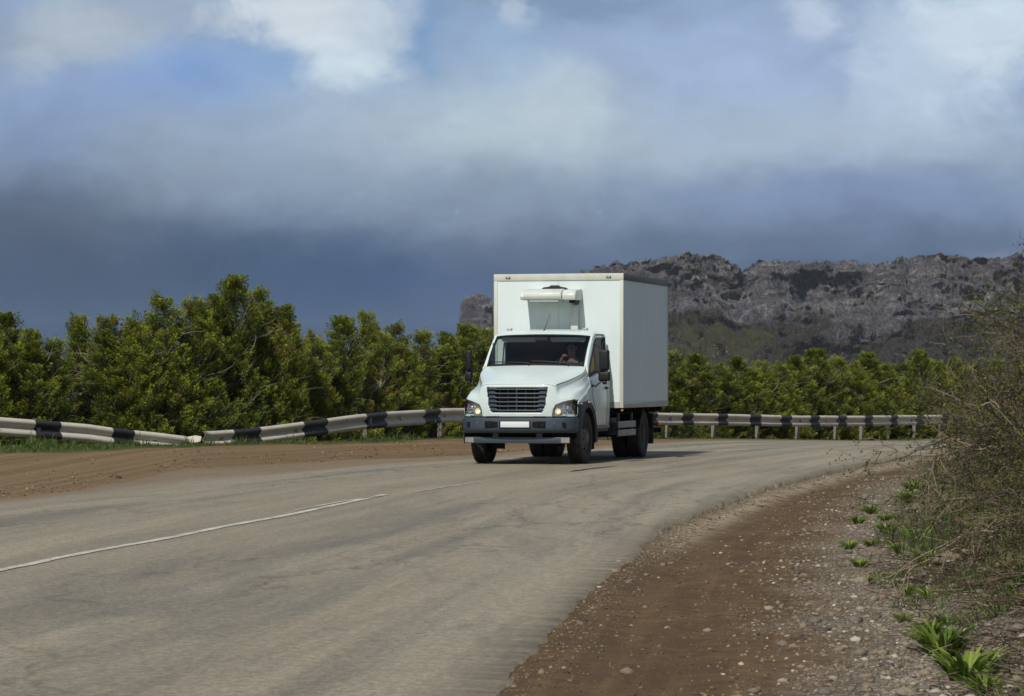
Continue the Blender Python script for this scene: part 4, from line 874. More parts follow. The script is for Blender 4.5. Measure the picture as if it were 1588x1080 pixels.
# ---- nose (hood, fenders, front face) from a control net
ctrl = np.array([
 [(-.08,0,1.765),(-.10,.4,1.76),(-.17,.72,1.752),(-.25,.93,1.735),(-.27,.972,1.67),(-.28,.990,1.58),(-.29,1.005,1.50),(-.30,1.015,1.42)],
 [(.10,0,1.715),(.08,.4,1.712),(.03,.71,1.70),(-.03,.945,1.645),(-.04,.972,1.58),(-.05,.99,1.49),(-.05,1.01,1.42),(-.05,1.025,1.35)],
 [(.34,0,1.65),(.32,.4,1.648),(.28,.67,1.635),(.22,.895,1.575),(.20,.925,1.49),(.19,.965,1.40),(.17,1.01,1.355),(.15,1.04,1.28)],
 [(.68,0,1.56),(.66,.38,1.556),(.62,.61,1.545),(.57,.785,1.49),(.55,.815,1.395),(.53,.89,1.335),(.49,.99,1.305),(.45,1.045,1.22)],
 [(.93,0,1.478),(.92,.37,1.476),(.90,.56,1.468),(.86,.695,1.435),(.83,.735,1.335),(.79,.83,1.285),(.72,.965,1.25),(.64,1.04,1.17)],
 [(1.035,0,1.432),(1.025,.36,1.431),(1.005,.56,1.425),(.965,.675,1.395),(.935,.735,1.285),(.90,.83,1.235),(.82,.965,1.20),(.72,1.038,1.13)],
 [(1.062,0,1.395),(1.052,.36,1.394),(1.032,.56,1.388),(1.0,.668,1.345),(.975,.74,1.235),(.94,.835,1.19),(.855,.962,1.165),(.755,1.035,1.10)],
 [(1.075,0,1.24),(1.065,.36,1.24),(1.047,.56,1.23),(1.025,.66,1.20),(1.0,.745,1.15),(.96,.84,1.13),(.88,.96,1.11),(.775,1.033,1.06)],
 [(1.085,0,1.04),(1.075,.36,1.04),(1.057,.56,1.04),(1.038,.66,1.03),(1.01,.75,1.01),(.97,.85,1.0),(.89,.96,.99),(.785,1.033,.98)],
 [(1.08,0,.85),(1.07,.36,.85),(1.055,.56,.85),(1.035,.66,.85),(1.01,.75,.85),(.97,.85,.85),(.89,.96,.85),(.785,1.033,.85)],
], float)
def cr_axis(A, n, axis):
    A = np.moveaxis(A, axis, 0); m = len(A); o = []
    for i in range(m - 1):
        p0, p1, p2, p3 = A[max(i - 1, 0)], A[i], A[i + 1], A[min(i + 2, m - 1)]
        for t_ in np.linspace(0, 1, n, endpoint=False):
            o.append(.5 * (2 * p1 + (p2 - p0) * t_ + (2 * p0 - 5 * p1 + 4 * p2 - p3) * t_ ** 2 + (3 * p1 - p0 - 3 * p2 + p3) * t_ ** 3))
    o.append(A[-1]); return np.moveaxis(np.array(o), 0, axis)
def mirror_net(c): return np.concatenate([c[:, :0:-1] * np.array([1, -1, 1]), c], 1)
NU = 9
net = cr_axis(cr_axis(mirror_net(ctrl), NU, 1), NU, 0)          # rows x cols x 3
nr, nc = net.shape[:2]
def surf(net_, name, m, parent, off=0.0, solid=0.0):
    r, c = net_.shape[:2]; me = fast_mesh(name, net_.reshape(-1, 3), grid_faces(r, c)[:, ::-1], [m], smooth=True)
    o = link(name, me, parent)
    if solid:
        md = o.modifiers.new('s', 'SOLIDIFY'); md.thickness = solid; md.offset = -1
    return o
GP = [(-.545, 1.372), (.545, 1.372), (.54, 1.25), (.515, 1.03), (.485, .955), (.45, .925), (-.45, .925), (-.485, .955), (-.515, 1.03), (-.54, 1.25)]
HP = [(.660, .882), (.672, .98), (.71, 1.05), (.80, 1.09), (.90, 1.12), (1.06, 1.15), (1.06, .882)]
def inside(p, poly):
    c = False; n = len(poly)
    for i in range(n):
        (x1, y1), (x2, y2) = poly[i], poly[(i + 1) % n]
        if (y1 > p[1]) != (y2 > p[1]) and p[0] < (x2 - x1) * (p[1] - y1) / (y2 - y1) + x1: c = not c
    return c
gf = grid_faces(nr, nc)[:, ::-1]; fv = net.reshape(-1, 3); cen = fv[gf].mean(1)
keepf = np.array([not (c[0] > .75 and (inside((c[1], c[2]), GP) or inside((abs(c[1]), c[2]), HP))) for c in cen])
body = link('hood', fast_mesh('hood', fv, gf[keepf], [WP], smooth=True), TR); md = body.modifiers.new('s', 'SOLIDIFY'); md.thickness = .008; md.offset = -1
# shut line along the hood crease: thin dark seam
cc = 7 * NU + 3 * NU
for sgn in (1, -1):
    col_ = 7 * NU + sgn * (3 * NU + 1); pts = [tuple(net[i, col_] + np.array([0, sgn * .003, -.002])) for i in range(1, 5 * NU + 1, 3)]
    MB().tube(pts, .0055, 6).build('hood_seam', BLK, body)
pts = [tuple(net[5 * NU + 3, j] + np.array([.0, 0, .001])) for j in range(7 * NU - 3 * NU, 7 * NU + 3 * NU + 1, 2)]
MB().tube(pts, .004, 6).build('hood_seam', BLK, body)

# fender sides with wheel arch cut
ARC_R = .60; WZ = .465
def arch_z(x): return WZ + math.sqrt(max(0, ARC_R ** 2 - x * x)) if abs(x) < ARC_R else .0
for sgn in (1, -1):
    colv = net[:, nc - 1] if sgn == 1 else net[:, 0]
    pts = []
    for p in colv:
        if not pts or p[0] > pts[-1][0] + .004: pts.append(p)
    V = []; K = 6
    for p in pts:
        zb = max(arch_z(p[0]), .84 if p[0] > .55 else .62); zb = min(zb, p[2] - .01)
        for k in range(K + 1):
            t_ = k / K; z = p[2] + (zb - p[2]) * t_; y_ = p[1] + .006 * math.sin(math.pi * t_) * sgn; V.append((p[0], y_, z))
    me = fast_mesh('fender', np.array(V), grid_faces(len(pts), K + 1), [WP], smooth=True); o = link('fender', me, TR)
    md = o.modifiers.new('s', 'SOLIDIFY'); md.thickness = .01; md.offset = 0
    # dark plastic arch flare
    b = MB(); n_ = 30; A0, A1 = R(-8), R(188)
    ring = []
    for i in range(n_ + 1):
        a = A0 + (A1 - A0) * i / n_; ca, sa = math.cos(a), math.sin(a)
        ri, ro = .545, .70 + .05 * max(0, ca) ** 2
        if ca > .3: ro = min(.815 / ca, (1.165 - WZ) / max(sa, .05)) if ca > .0 else ro
        ro = min(ro, 1.05); pi = (ri * ca, WZ + ri * sa); po = (min(ro * ca, .815), WZ + ro * sa)
        ring.append((pi, po))
    vs = []
    for pi, po in ring:
        vs += [(pi[0], sgn * .90, pi[1]), (pi[0], sgn * 1.055, pi[1]), ((pi[0] * .35 + po[0] * .65), sgn * 1.068, pi[1] * .35 + po[1] * .65), (po[0], sgn * 1.028, po[1])]
    b.add(vs, [(i * 4 + k, i * 4 + k + 1, i * 4 + 5 + k, i * 4 + 4 + k) for i in range(n_) for k in range(3)])
    fl = b.build('wheel_arch_flare', DARKP, TR, smooth=True)
    if sgn == 1:
        MB().tube([(.62, 1.05, 1.075), (.62, 1.085, 1.075)], .022, 10).build('marker_lens', CHR, fl)
        MB().box((-.10, 1.05, 1.085), (.06, 1.078, 1.125)).build('turn_signal', simple('clear_lens', (.6, .5, .42), .3), fl, bevel=.006)
    # inner arch liner
    b = MB(); vs = []
    for i in range(21):
        a = R(180) * i / 20; vs += [(.56 * math.cos(a), sgn * .5, WZ + .56 * math.sin(a)), (.56 * math.cos(a), sgn * 1.0, WZ + .56 * math.sin(a))]
    b.add(vs, [(i * 2, i * 2 + 1, i * 2 + 3, i * 2 + 2) for i in range(20)]); b.build('arch_liner', BLK, TR, smooth=True)

# ---- cab shell
def y_side(z): return float(np.interp(z, [.55, 1.0, 1.42, 1.6, 1.74, 2.0, 2.3, 2.37], [1.015, 1.035, 1.018, .998, .975, .958, .935, .90]))
WBc = ctrl[0, :4]; WTc = np.array([(-.80, 0, 2.350), (-.81, .4, 2.345), (-.84, .70, 2.335), (-.90, .905, 2.315)], float)
def top_side(x): return float(np.interp(-x, [.25, .90, 1.0, 1.80], [1.735, 2.315, 2.345, 2.355]))
win_b = lambda x: float(np.interp(-x, [.22, .9, 1.62], [1.555, 1.64, 1.66])); win_t = lambda x: float(np.interp(-x, [.22, 1.0, 1.1, 1.62], [1.565, 2.235, 2.262, 2.275]))
for sgn in (1, -1):
    b = MB(); xs = [-.30, -.34, -.40, -.46, -.52, -.58, -.64, -.72, -.8, -.9, -1.0, -1.1, -1.2, -1.3, -1.4, -1.5, -1.62]
    def P(x, z): return (x, sgn * y_side(z), z)
    def colq(x0, x1, z00, z01, z10, z11, K=8, m=0):     # strip between two stations
        for k in range(K):
            a, c = k / K, (k + 1) / K
            b.add([P(x0, z00 + (z01 - z00) * a), P(x1, z10 + (z11 - z10) * a), P(x1, z10 + (z11 - z10) * c), P(x0, z00 + (z01 - z00) * c)], [(0, 1, 2, 3)], m)
    def bot(x): return max(arch_z(x), .62)
    for i in range(len(xs) - 1):
        x0, x1 = xs[i], xs[i + 1]; colq(x0, x1, bot(x0), win_b(x0), bot(x1), win_b(x1)); colq(x0, x1, win_t(x0), top_side(x0), win_t(x1), top_side(x1), 3)
    colq(-1.62, -1.80, .62, top_side(-1.62), .62, top_side(-1.8), 14)
    for x0, x1 in ((-.22, -.26), (-.26, -.30)): colq(x0, x1, 1.40, win_b(x0), 1.40, win_b(x1)); colq(x0, x1, win_t(x0), top_side(x0), win_t(x1), top_side(x1), 2)
    bm = bmesh.new(); me = bpy.data.meshes.new('door'); me.from_pydata(b.v, [], b.f); bm.from_mesh(me); bmesh.ops.remove_doubles(bm, verts=bm.verts, dist=.0015); bmesh.ops.recalc_face_normals(bm, faces=bm.faces); bm.to_mesh(me); bm.free()
    me.materials.append(WP); me.polygons.foreach_set('use_smooth', [True] * len(me.polygons)); dr = link('door', me, TR); md = dr.modifiers.new('s', 'SOLIDIFY'); md.thickness = .03; md.offset = -1 if sgn == -1 else -1
    # seams of the door
    for pts in ([(-.42, 1.5), (-.44, 1.2), (-.60, 1.0), (-.66, .66)], [(-1.70, 2.30), (-1.71, 1.6), (-1.71, .64)], [(-.66, .655), (-1.71, .645)], [(-.95, 2.305), (-1.3, 2.325), (-1.70, 2.325)]):
        MB().tube([(x, sgn * (y_side(z) + .001), z) for x, z in pts], .005, 6).build('door_seam', BLK, dr)
    MB().box((-1.62, sgn * y_side(1.35) - .01, 1.33), (-1.46, sgn * y_side(1.35) + sgn * .035 if sgn > 0 else -y_side(1.35) + .01, 1.375)).build('handle', DARKP, dr, bevel=.008) if sgn > 0 else MB().box((-1.62, -y_side(1.35) - .035, 1.33), (-1.46, -y_side(1.35) + .01, 1.375)).build('handle', DARKP, dr, bevel=.008)
    # window rubber and pane
    b = MB(); wl = [(-.24, 1.562)] + [(x, win_t(x)) for x in (-.4, -.6, -.8, -1.0, -1.1, -1.35, -1.62)]; wb = [(x, win_b(x)) for x in (-1.62, -1.2, -.9, -.5, -.24)]
    MB().tube([(x, sgn * (y_side(z) + .002), z) for x, z in wl + wb], .013, 8).build('window_rubber', DARKP, dr)
    g = MB(); gx_ = [-.26, -.5, -.75, -1.0, -1.1, -1.35, -1.615]
    for i in range(len(gx_) - 1):
        x0, x1 = gx_[i], gx_[i + 1]
        g.add([(x0, sgn * (y_side(win_b(x0)) - .012), win_b(x0)), (x1, sgn * (y_side(win_b(x1)) - .012), win_b(x1)), (x1, sgn * (y_side(win_t(x1)) - .012), win_t(x1)), (x0, sgn * (y_side(win_t(x0)) - .012), win_t(x0))], [(0, 1, 2, 3)])
    g.build('side_window', GLASS2, dr)
    if sgn == 1:
        b = MB()   # yellow curtain gathered at the window
        vs = []
        for i in range(9):
            x = -.70 - .035 * i; vs += [(x, .925 + .012 * (i % 2), win_b(x) + .01), (x, .90 + .012 * (i % 2), win_t(x) - .02)]
        b.add(vs, [(i * 2, i * 2 + 1, i * 2 + 3, i * 2 + 2) for i in range(8)]); b.build('curtain', CURT, dr)
# A pillars, roof, back wall in one shell
Wb = cr_axis(mirror_net(WBc[None])[0], 6, 0); Wt = cr_axis(mirror_net(WTc[None])[0], 6, 0)
def wsh(s, t_):   # windscreen surface: s -1..1 across, t 0..1 up
    f = (s + 1) / 2 * (len(Wb) - 1); i = min(int(f), len(Wb) - 2); fr = f - i
    p = (Wb[i] * (1 - fr) + Wb[i + 1] * fr) * (1 - t_) + (Wt[i] * (1 - fr) + Wt[i + 1] * fr) * t_
    return p + np.array([.035 * math.sin(math.pi * t_), 0, .02 * math.sin(math.pi * t_)])
def patch(s0, s1, t0, t1, ns, nt_, off=0):
    return np.array([[wsh(s0 + (s1 - s0) * i / ns, t0 + (t1 - t0) * j / nt_) + np.array([off, 0, off]) for i in range(ns + 1)] for j in range(nt_ + 1)])
surf(patch(-.935, .935, .015, .955, 24, 10, -.004), 'windscreen', GLASS, TR)
ws = [o for o in TR.children if o.name.startswith('windscreen')][0]
b = MB()
for (s0, s1, t0, t1, ns, q) in ((-.955, -.905, -.005, .975, 1, 10), (.905, .955, -.005, .975, 1, 10), (-.905, .905, .925, .975, 20, 1), (-.905, .905, -.01, .055, 20, 1)):
    pt = patch(s0, s1, t0, t1, ns, q, .001); b.add(pt.reshape(-1, 3).tolist(), [tuple(f) for f in grid_faces(q + 1, ns + 1)])
b.build('windscreen_seal', DARKP, TR, smooth=True)
for sgn in (-1, 1):   # pillars
    b = MB()
    rows = []
    for j in range(11):
        t_ = j / 10; p = wsh(sgn * .95, t_); e = wsh(sgn * 1.0, t_); x = -.25 - .65 * t_; z = top_side(x)
        rows.append([p + np.array([0, 0, 0.0]), e * .5 + np.array([x, sgn * y_side(z), z]) * .5 + np.array([.012, sgn * .008, .006]), np.array([x - .01, sgn * (y_side(z) + .001), z - .005])])
    rr = np.array(rows); b.add(rr.reshape(-1, 3).tolist(), [tuple(f) for f in grid_faces(11, 3)])
    b.build('pillar', WP, TR, smooth=True)
rf = []
xs = [None, -.93, -1.0, -1.15, -1.4, -1.65, -1.78, -1.80]
S_ = np.linspace(-1, 1, 25)
for i, x in enumerate(xs):
    row = []
    for s in S_:
        if i == 0: p = wsh(s * .999, .965); row.append(p + np.array([0, 0, .001])); continue
        yb = .905 + .02 * min(1, i / 3); a = abs(s); zc = np.interp(i, [1, 2, 3, 4, 5, 6, 7], [2.395, 2.412, 2.43, 2.438, 2.436, 2.42, 2.36])
        z = zc - .02 * a ** 2 - max(0, a - .86) / .14 * (zc - .02 - 2.345) * ((max(0, a - .86) / .14)); 
        row.append(np.array([x - (.06 * a ** 4 if i < 3 else 0) , s * yb, z]))
    rf.append(row)
rf = cr_axis(np.array(rf), 4, 0); surf(rf, 'roof', WP, TR, solid=0)
roof = [o for o in TR.children if o.name.startswith('roof')][0]
b = MB(); b.prism([(-.93, 2.36), (-1.02, 1.7), (-1.02, .62), (1.02, .62), (1.02, 1.7), (.93, 2.36)], -1.81, -1.77, 'x'); b.build('cab_back', WP, TR)
for y_ in (-.72, .72):
    ml = MB().revolve([(0, 0)] + [(.001, 0)], 4); ml = MB(); ml.box((-1.22, y_ - .045, 2.41), (-1.10, y_ + .045, 2.455)); ml.build('roof_marker', simple('marker_cap', (.34, .36, .36), .3), roof, bevel=.015)
an = MB(); an.tube([(-1.0, -.02, 2.40), (-1.0, -.02, 2.425)], .022, 10); an.tube([(-1.0, -.02, 2.42), (-1.06, .02, 2.56), (-1.12, .06, 2.71)], [.006, .004, .003], 6); an.build('antenna', DARKP, roof)
# cab floor / firewall so that the inside is closed and dark
b = MB(); b.box((-1.765, -.955, .72), (-1.74, .955, 2.30)); b.box((-1.72, -.90, 2.30), (-.95, .90, 2.325)); b.box((-1.77, -.98, .62), (.1, .98, .72)); b.box((-.22, -.90, .7), (-.12, .90, 1.66)); b.build('cab_floor', INT, TR)
b = MB(); b.prism([(-.16, 1.69), (-.42, 1.71), (-.60, 1.63), (-.66, 1.45), (-.50, 1.2), (-.16, 1.2)], -.90, .90, 'y')
dash = b.build('dashboard', INTG, TR, bevel=.03)
b = MB(); b.prism([(-.50, 1.68), (-.62, 1.66), (-.60, 1.76), (-.50, 1.79)], .25, .72, 'y'); b.build('instrument_hood', INT, dash, bevel=.02)
sw = Matrix.Translation((-.80, .46, 1.74)) @ Matrix.Rotation(R(38), 4, 'Y')
b = MB(); pr = []
s0 = MB(); s0.tube([(0, .235 * math.cos(a), .235 * math.sin(a)) for a in np.linspace(0, 2 * math.pi, 33)], .015, 8, caps=False)
s0.tube([(0, -.23, 0), (.03, 0, 0), (0, .23, 0)], .014, 6); s0.tube([(0, 0, 0), (0, 0, -.23)], .014, 6); s0.tube([(.0, 0, 0), (.25, 0, -.05)], .03, 8)
sw2 = Matrix.Translation((-.80, .46, 1.74)) @ Matrix.Rotation(R(-32), 4, 'Y')
b.add([sw2 @ Vector(v) for v in s0.v], s0.f); b.build('steering_wheel', DARKP, TR, smooth=True)
def seat_shape(yc, w):
    b = MB(); b.box((-1.45, yc - w, 1.05), (-.92, yc + w, 1.24)); bo = b.build('seat', INT, TR, bevel=.05)
    b = MB(); b.prism([(-1.42, 1.2), (-1.30, 1.2), (-1.42, 1.92), (-1.52, 1.95)], yc - w, yc + w, 'y'); b.build('backrest', INT, bo, bevel=.04)
    b = MB(); b.box((-1.55, yc - .13, 1.97), (-1.46, yc + .13, 2.13)); b.build('headrest', INT, bo, bevel=.04)
seat_shape(.46, .25); seat_shape(-.42, .42)
for y0, y1 in ((-.80, -.13), (.12, .80)):
    pts = [(y0, 2.285), (y1, 2.285), (y1 - .01, 2.215), (y1 - .05, 2.195), (y0 + .05, 2.195), (y0 + .01, 2.215)]
    b = MB(); b.prism(pts, -.885, -.87, 'x'); b.build('sun_visor', INTL, TR, bevel=.004)
b = MB(); b.box((-.80, -.13, 2.22), (-.77, .10, 2.29)); b.tube([(-.79, 0, 2.28), (-.83, 0, 2.34)], .012, 6); b.build('inside_mirror', INTG, TR, bevel=.012)
b = MB(); b.box((-1.25, -.905, 1.66), (-.62, -.89, 1.68)); b.box((-.80, -.915, 1.68), (-.62, -.90, 2.18)); b.build('inner_door_trim', INTL, TR)
# wipers
for y0, y1 in ((-.05, -.72), (.55, -.02)):
    b = MB(); pts = []
    for k in range(9):
        s = (y0 + (y1 - y0) * k / 8) / .93; p = wsh(s, .035 + .05 * math.sin(k / 8 * 1.6)); pts.append(tuple(p + np.array([.03, 0, .02])))
    b.tube(pts, .010, 6); b.tube([tuple(wsh(y0 / .93, -.02) + np.array([.05, 0, .01])), pts[0], pts[4]], .009, 6); b.build('wiper', DARKP, TR)

# ---- grille (dished surround, angled bars, dark mesh behind)
def xf(y): return 1.09 - .10 * abs(y) ** 2 / .5
gout = [(-.565, 1.385), (.565, 1.385), (.56, 1.25), (.535, 1.02), (.505, .945), (.46, .91), (-.46, .91), (-.505, .945), (-.535, 1.02), (-.56, 1.25)]
def ringloop(poly, sc_, x): 
    cy, cz_ = 0, 1.15; return [(x(p[0] * sc_) if callable(x) else x, cy + p[0] * sc_, cz_ + (p[1] - cz_) * (1 - (1 - sc_) * 2.0)) for p in poly]
b = MB(); o1 = ringloop(gout, 1.0, lambda y: xf(y) - .012); o2_ = ringloop(gout, .985, lambda y: xf(y) + .016); o3 = ringloop(gout, .955, lambda y: xf(y) + .014); o4 = ringloop(gout, .94, lambda y: xf(y) - .05)
n_ = len(gout); b.add(o1 + o2_ + o3 + o4, [(r * n_ + i, r * n_ + (i + 1) % n_, (r + 1) * n_ + (i + 1) % n_, (r + 1) * n_ + i) for r in range(3) for i in range(n_)])
gr_ = b.build('grille', BLKP, TR, smooth=False)
b = MB(); b.add([(p[0] + .050 - .045, p[1], p[2]) for p in o4], [tuple(range(n_))]); b.build('grille_mesh', BLK, gr_)
for k in range(6):
    z = 1.335 - k * .0745; hw = .50 - .006 * k
    b = MB(); vs = []; 
    ys = [-hw - .03, -hw + .07, -hw + .12, 0, hw - .12, hw - .07, hw + .03]
    for y_ in ys:
        wing = 1 if abs(y_) > hw - .1 else 0; h = .034 if wing else .013; zz_ = z + (.012 if wing else 0); x_ = xf(y_)
        vs += [(x_ - .03, y_, zz_ + h), (x_ + .008, y_, zz_ + h * .7), (x_ + .012, y_, zz_ - h * .5), (x_ - .02, y_, zz_ - h)]
    b.add(vs, [(i * 4 + q, i * 4 + (q + 1) % 4, i * 4 + 4 + (q + 1) % 4, i * 4 + 4 + q) for i in range(len(ys) - 1) for q in range(4)]); b.build('grille_bar', BLKP, gr_)
for y_ in (-.32, -.16, 0, .16, .32):
    w = .009 if y_ == 0 else .004; b = MB(); b.box((xf(y_) - .035, y_ - w, .93), (xf(y_) - (.005 if y_ == 0 else .025), y_ + w, 1.37)); b.build('grille_rib', BLKP, gr_)

# ---- headlights
def xfront(y):  # front face plan curve
    return float(np.interp(abs(y), [0, .36, .56, .66, .75, .85, .96, 1.035], [1.085, 1.075, 1.057, 1.036, 1.01, .97, .888, .785]))
for sgn in (1, -1):
    outl = [(.640, .868), (.655, .98), (.70, 1.065), (.80, 1.105), (.90, 1.135), (1.0, 1.158), (1.012, 1.06), (1.015, .95), (1.012, .872), (.85, .862)]
    cy, cz_ = .84, .99
    def lp(sc_, dx): return [(xfront(cy + (p[0] - cy) * sc_) + dx, sgn * (cy + (p[0] - cy) * sc_), cz_ + (p[1] - cz_) * sc_) for p in outl]
    b = MB(); A_, B_, C_, D_ = lp(1.03, -.01), lp(1.0, .016), lp(.95, .016), lp(.93, -.08); n_ = len(outl)
    b.add(A_ + B_ + C_ + D_, [(r * n_ + i, r * n_ + (i + 1) % n_, (r + 1) * n_ + (i + 1) % n_, (r + 1) * n_ + i) for r in range(3) for i in range(n_)])
    hl = b.build('headlight', DARKP, TR)
    # bright housing as a fan over the recess, following the curve
    def cap(sc_, dx, name, m, par):
        ys_ = np.linspace(.64, 1.013, 14); top = np.interp(ys_, [.64, .655, .70, .80, .90, 1.0, 1.013], [.90, .98, 1.065, 1.105, 1.135, 1.155, 1.08]); bo_ = np.interp(ys_, [.64, .85, 1.013], [.870, .864, .874])
        rws = []
        for t_ in np.linspace(0, 1, 7): rws.append([(xfront(y_) + dx, sgn * (cy + (y_ - cy) * sc_), cz_ + ((bo_[i] * (1 - t_) + top[i] * t_) - cz_) * sc_) for i, y_ in enumerate(ys_)])
        me = fast_mesh(name, np.array(rws).reshape(-1, 3), grid_faces(7, 14), [m], smooth=True); return link(name, me, par)
    refl = cap(.94, -.055, 'reflector_bowl', simple('lamp_housing', (.62, .62, .64), .3, .8), hl)
    for (yc, zc, r, mm) in ((.735, .945, .05, BULB), (.875, .985, .075, CHR), (.945, 1.075, .027, REDL)):
        b = MB(); x0 = xfront(yc)
        for rr in ([(r * 1.12, x0 - .03), (r * 1.05, x0 - .012), (r * .95, x0 - .02), (r * .8, x0 - .045)],):
            vs = []; 
            for q in range(24):
                a = 2 * math.pi * q / 24
                for rad, x_ in rr: vs.append((x_, sgn * yc + rad * math.cos(a), zc + rad * math.sin(a)))
            b.add(vs, [(q * 4 + k, q * 4 + k + 1, ((q + 1) % 24) * 4 + k + 1, ((q + 1) % 24) * 4 + k) for q in range(24) for k in range(3)])
        b.build('lamp_ring', CHR if mm is not ORG else simple('amber_ring', (.5, .2, .1), .3), hl, smooth=True)
        iv_, ifc = ico(3); me = fast_mesh('lamp_bulb', iv_ * np.array([.35, 1, 1]) * r * .82 + np.array([x0 - .05, sgn * yc, zc]), ifc, [mm if mm is not CHR else simple('projector', (.35, .4, .45), .08, .9, coat=1)], smooth=True); link('lamp_bulb', me, hl)
    for zz_ in (.90, .93):
        MB().box((xfront(.95) - .04, sgn * .90 if sgn > 0 else -.99, zz_), (xfront(.95) - .025, .99 if sgn > 0 else -.90, zz_ + .01)).build('lamp_trim', CHR, hl)
    cap(.975, .010, 'lens', LENS, hl)
# white sill under the headlights already in the hood net; bumper below
def bump_loop(z, inset=0, d=0):
    pts = []
    for y_ in (-1.06, -1.055, -1.03, -.97, -.86, -.6, -.3, 0, .3, .6, .86, .97, 1.03, 1.055, 1.06):
        a = abs(y_); x_ = float(np.interp(a, [0, .3, .6, .86, .97, 1.03, 1.055, 1.06], [1.20, 1.195, 1.18, 1.12, 1.04, .93, .78, .62])) - inset; pts.append((x_ + d, y_ * (1 - inset * .3), z))
    return pts
prof_b = [(.825, .12), (.835, .03), (.825, .004), (.80, 0), (.66, 0), (.63, .004), (.58, .03), (.56, .07), (.56, .2)]
b = MB(); rows = [bump_loop(z, i_) for z, i_ in prof_b]; m_ = len(rows[0]); b.add([p for r_ in rows for p in r_], [tuple(f) for f in grid_faces(len(rows), m_)])
bmp = b.build('bumper', BLKP, TR, smooth=True)
def bx_(y): return float(np.interp(abs(y), [0, .3, .6, .86, .97], [1.20, 1.195, 1.18, 1.12, 1.04]))
for y_ in (-.86, .86):
    MB().tube([(bx_(y_) - .03, y_, .71), (bx_(y_) + .005, y_, .71)], .048, 20).build('lamp_opening', BLK, bmp)
for sgn in (-1, 1):
    b = MB(); yy_ = sgn * .43; b.box((1.15, yy_ - .13, .645), (1.196, yy_ + .13, .775)); sk = b.build('tow_socket', BLK, bmp, bevel=.02)
    b = MB(); b.box((1.17, yy_ - .05, .66), (1.205, yy_ - .03, .76)); b.box((1.17, yy_ + .03, .69), (1.205, yy_ + .1, .71)); b.build('tow_hook', DARKP, sk)
    yb_ = sgn * .70; MB().box((bx_(yb_) - .01, yb_ - .022, .67), (bx_(yb_) + .006, yb_ + .022, .76)).build('bumper_reflector', BLKP, bmp, bevel=.004)
    MB().box((1.04, sgn * .43 - .12, .815), (1.17, sgn * .43 + .12, .858)).build('hood_latch', BLK, bmp, bevel=.015)
MB().box((1.190, -.285, .645), (1.205, .285, .775)).build('plate_frame', DARKP, bmp, bevel=.004)
MB().box((1.204, -.262, .662), (1.211, .262, .765)).build('licence_plate', PLATE, TR, bevel=.003)
b = MB(); b.box((.98, -.955, .378), (1.04, .955, .488)); bar = b.build('underrun_bar', STEEL, TR, bevel=.008)
for sgn in (-1, 1):
    MB().box((1.025, .80 if sgn > 0 else -.955, .39), (1.047, .955 if sgn > 0 else -.80, .478)).build('reflector_strip', ALU, bar)
    b = MB(); b.box((.96, sgn * .40 - .05, .44), (1.03, sgn * .40 + .05, .66)); b.build('bar_bracket', STEEL, bar)
# ---- mirrors
def mirror(sgn, wid_m=1.0):
    yo = sgn * 1.27; x0 = -.42
    root = MB(); root.tube([(x0 + .02, sgn * 1.02, 1.40), (x0 + .10, sgn * 1.10, 1.38), (x0 + .10, yo, 1.52), (x0 + .09, yo, 2.02), (x0 - .1, sgn * 1.1, 2.12), (x0 - .45, sgn * .955, 2.16)], .013, 8)
    root.tube([(x0 + .09, yo, 1.66), (x0 - .02, sgn * 1.05, 1.66)], .012, 8)
    ma = root.build('mirror_arm', DARKP, TR, smooth=True)
    def shell(zc, hh, hw, th, nm):
        hw = hw * wid_m; b = MB(); b.box((x0 + .10 - th, yo - hw, zc - hh), (x0 + .10 + th, yo + hw, zc + hh)); o_ = b.build(nm, DARKP, ma, bevel=.035, segs=4)
        g_ = MB(); g_.box((x0 + .10 - th - .004, yo - hw * .85, zc - hh * .9), (x0 + .10 - th + .002, yo + hw * .85, zc + hh * .9)); g_.build('mirror_glass', CHR, o_)
    shell(1.86, .185, .105, .055, 'main_mirror'); shell(1.565, .085, .125, .055, 'wide_mirror')
    MB().box((x0 + .04, yo - .03, 1.42), (x0 + .15, yo + .04, 1.485)).build('mirror_foot', DARKP, ma, bevel=.02)
mirror(1, .85); mirror(-1, .55)
b = MB(); b.box((-.50, 1.0, 1.375), (-.36, 1.045, 1.42)); b.build('mirror_mount', DARKP, TR, bevel=.01)

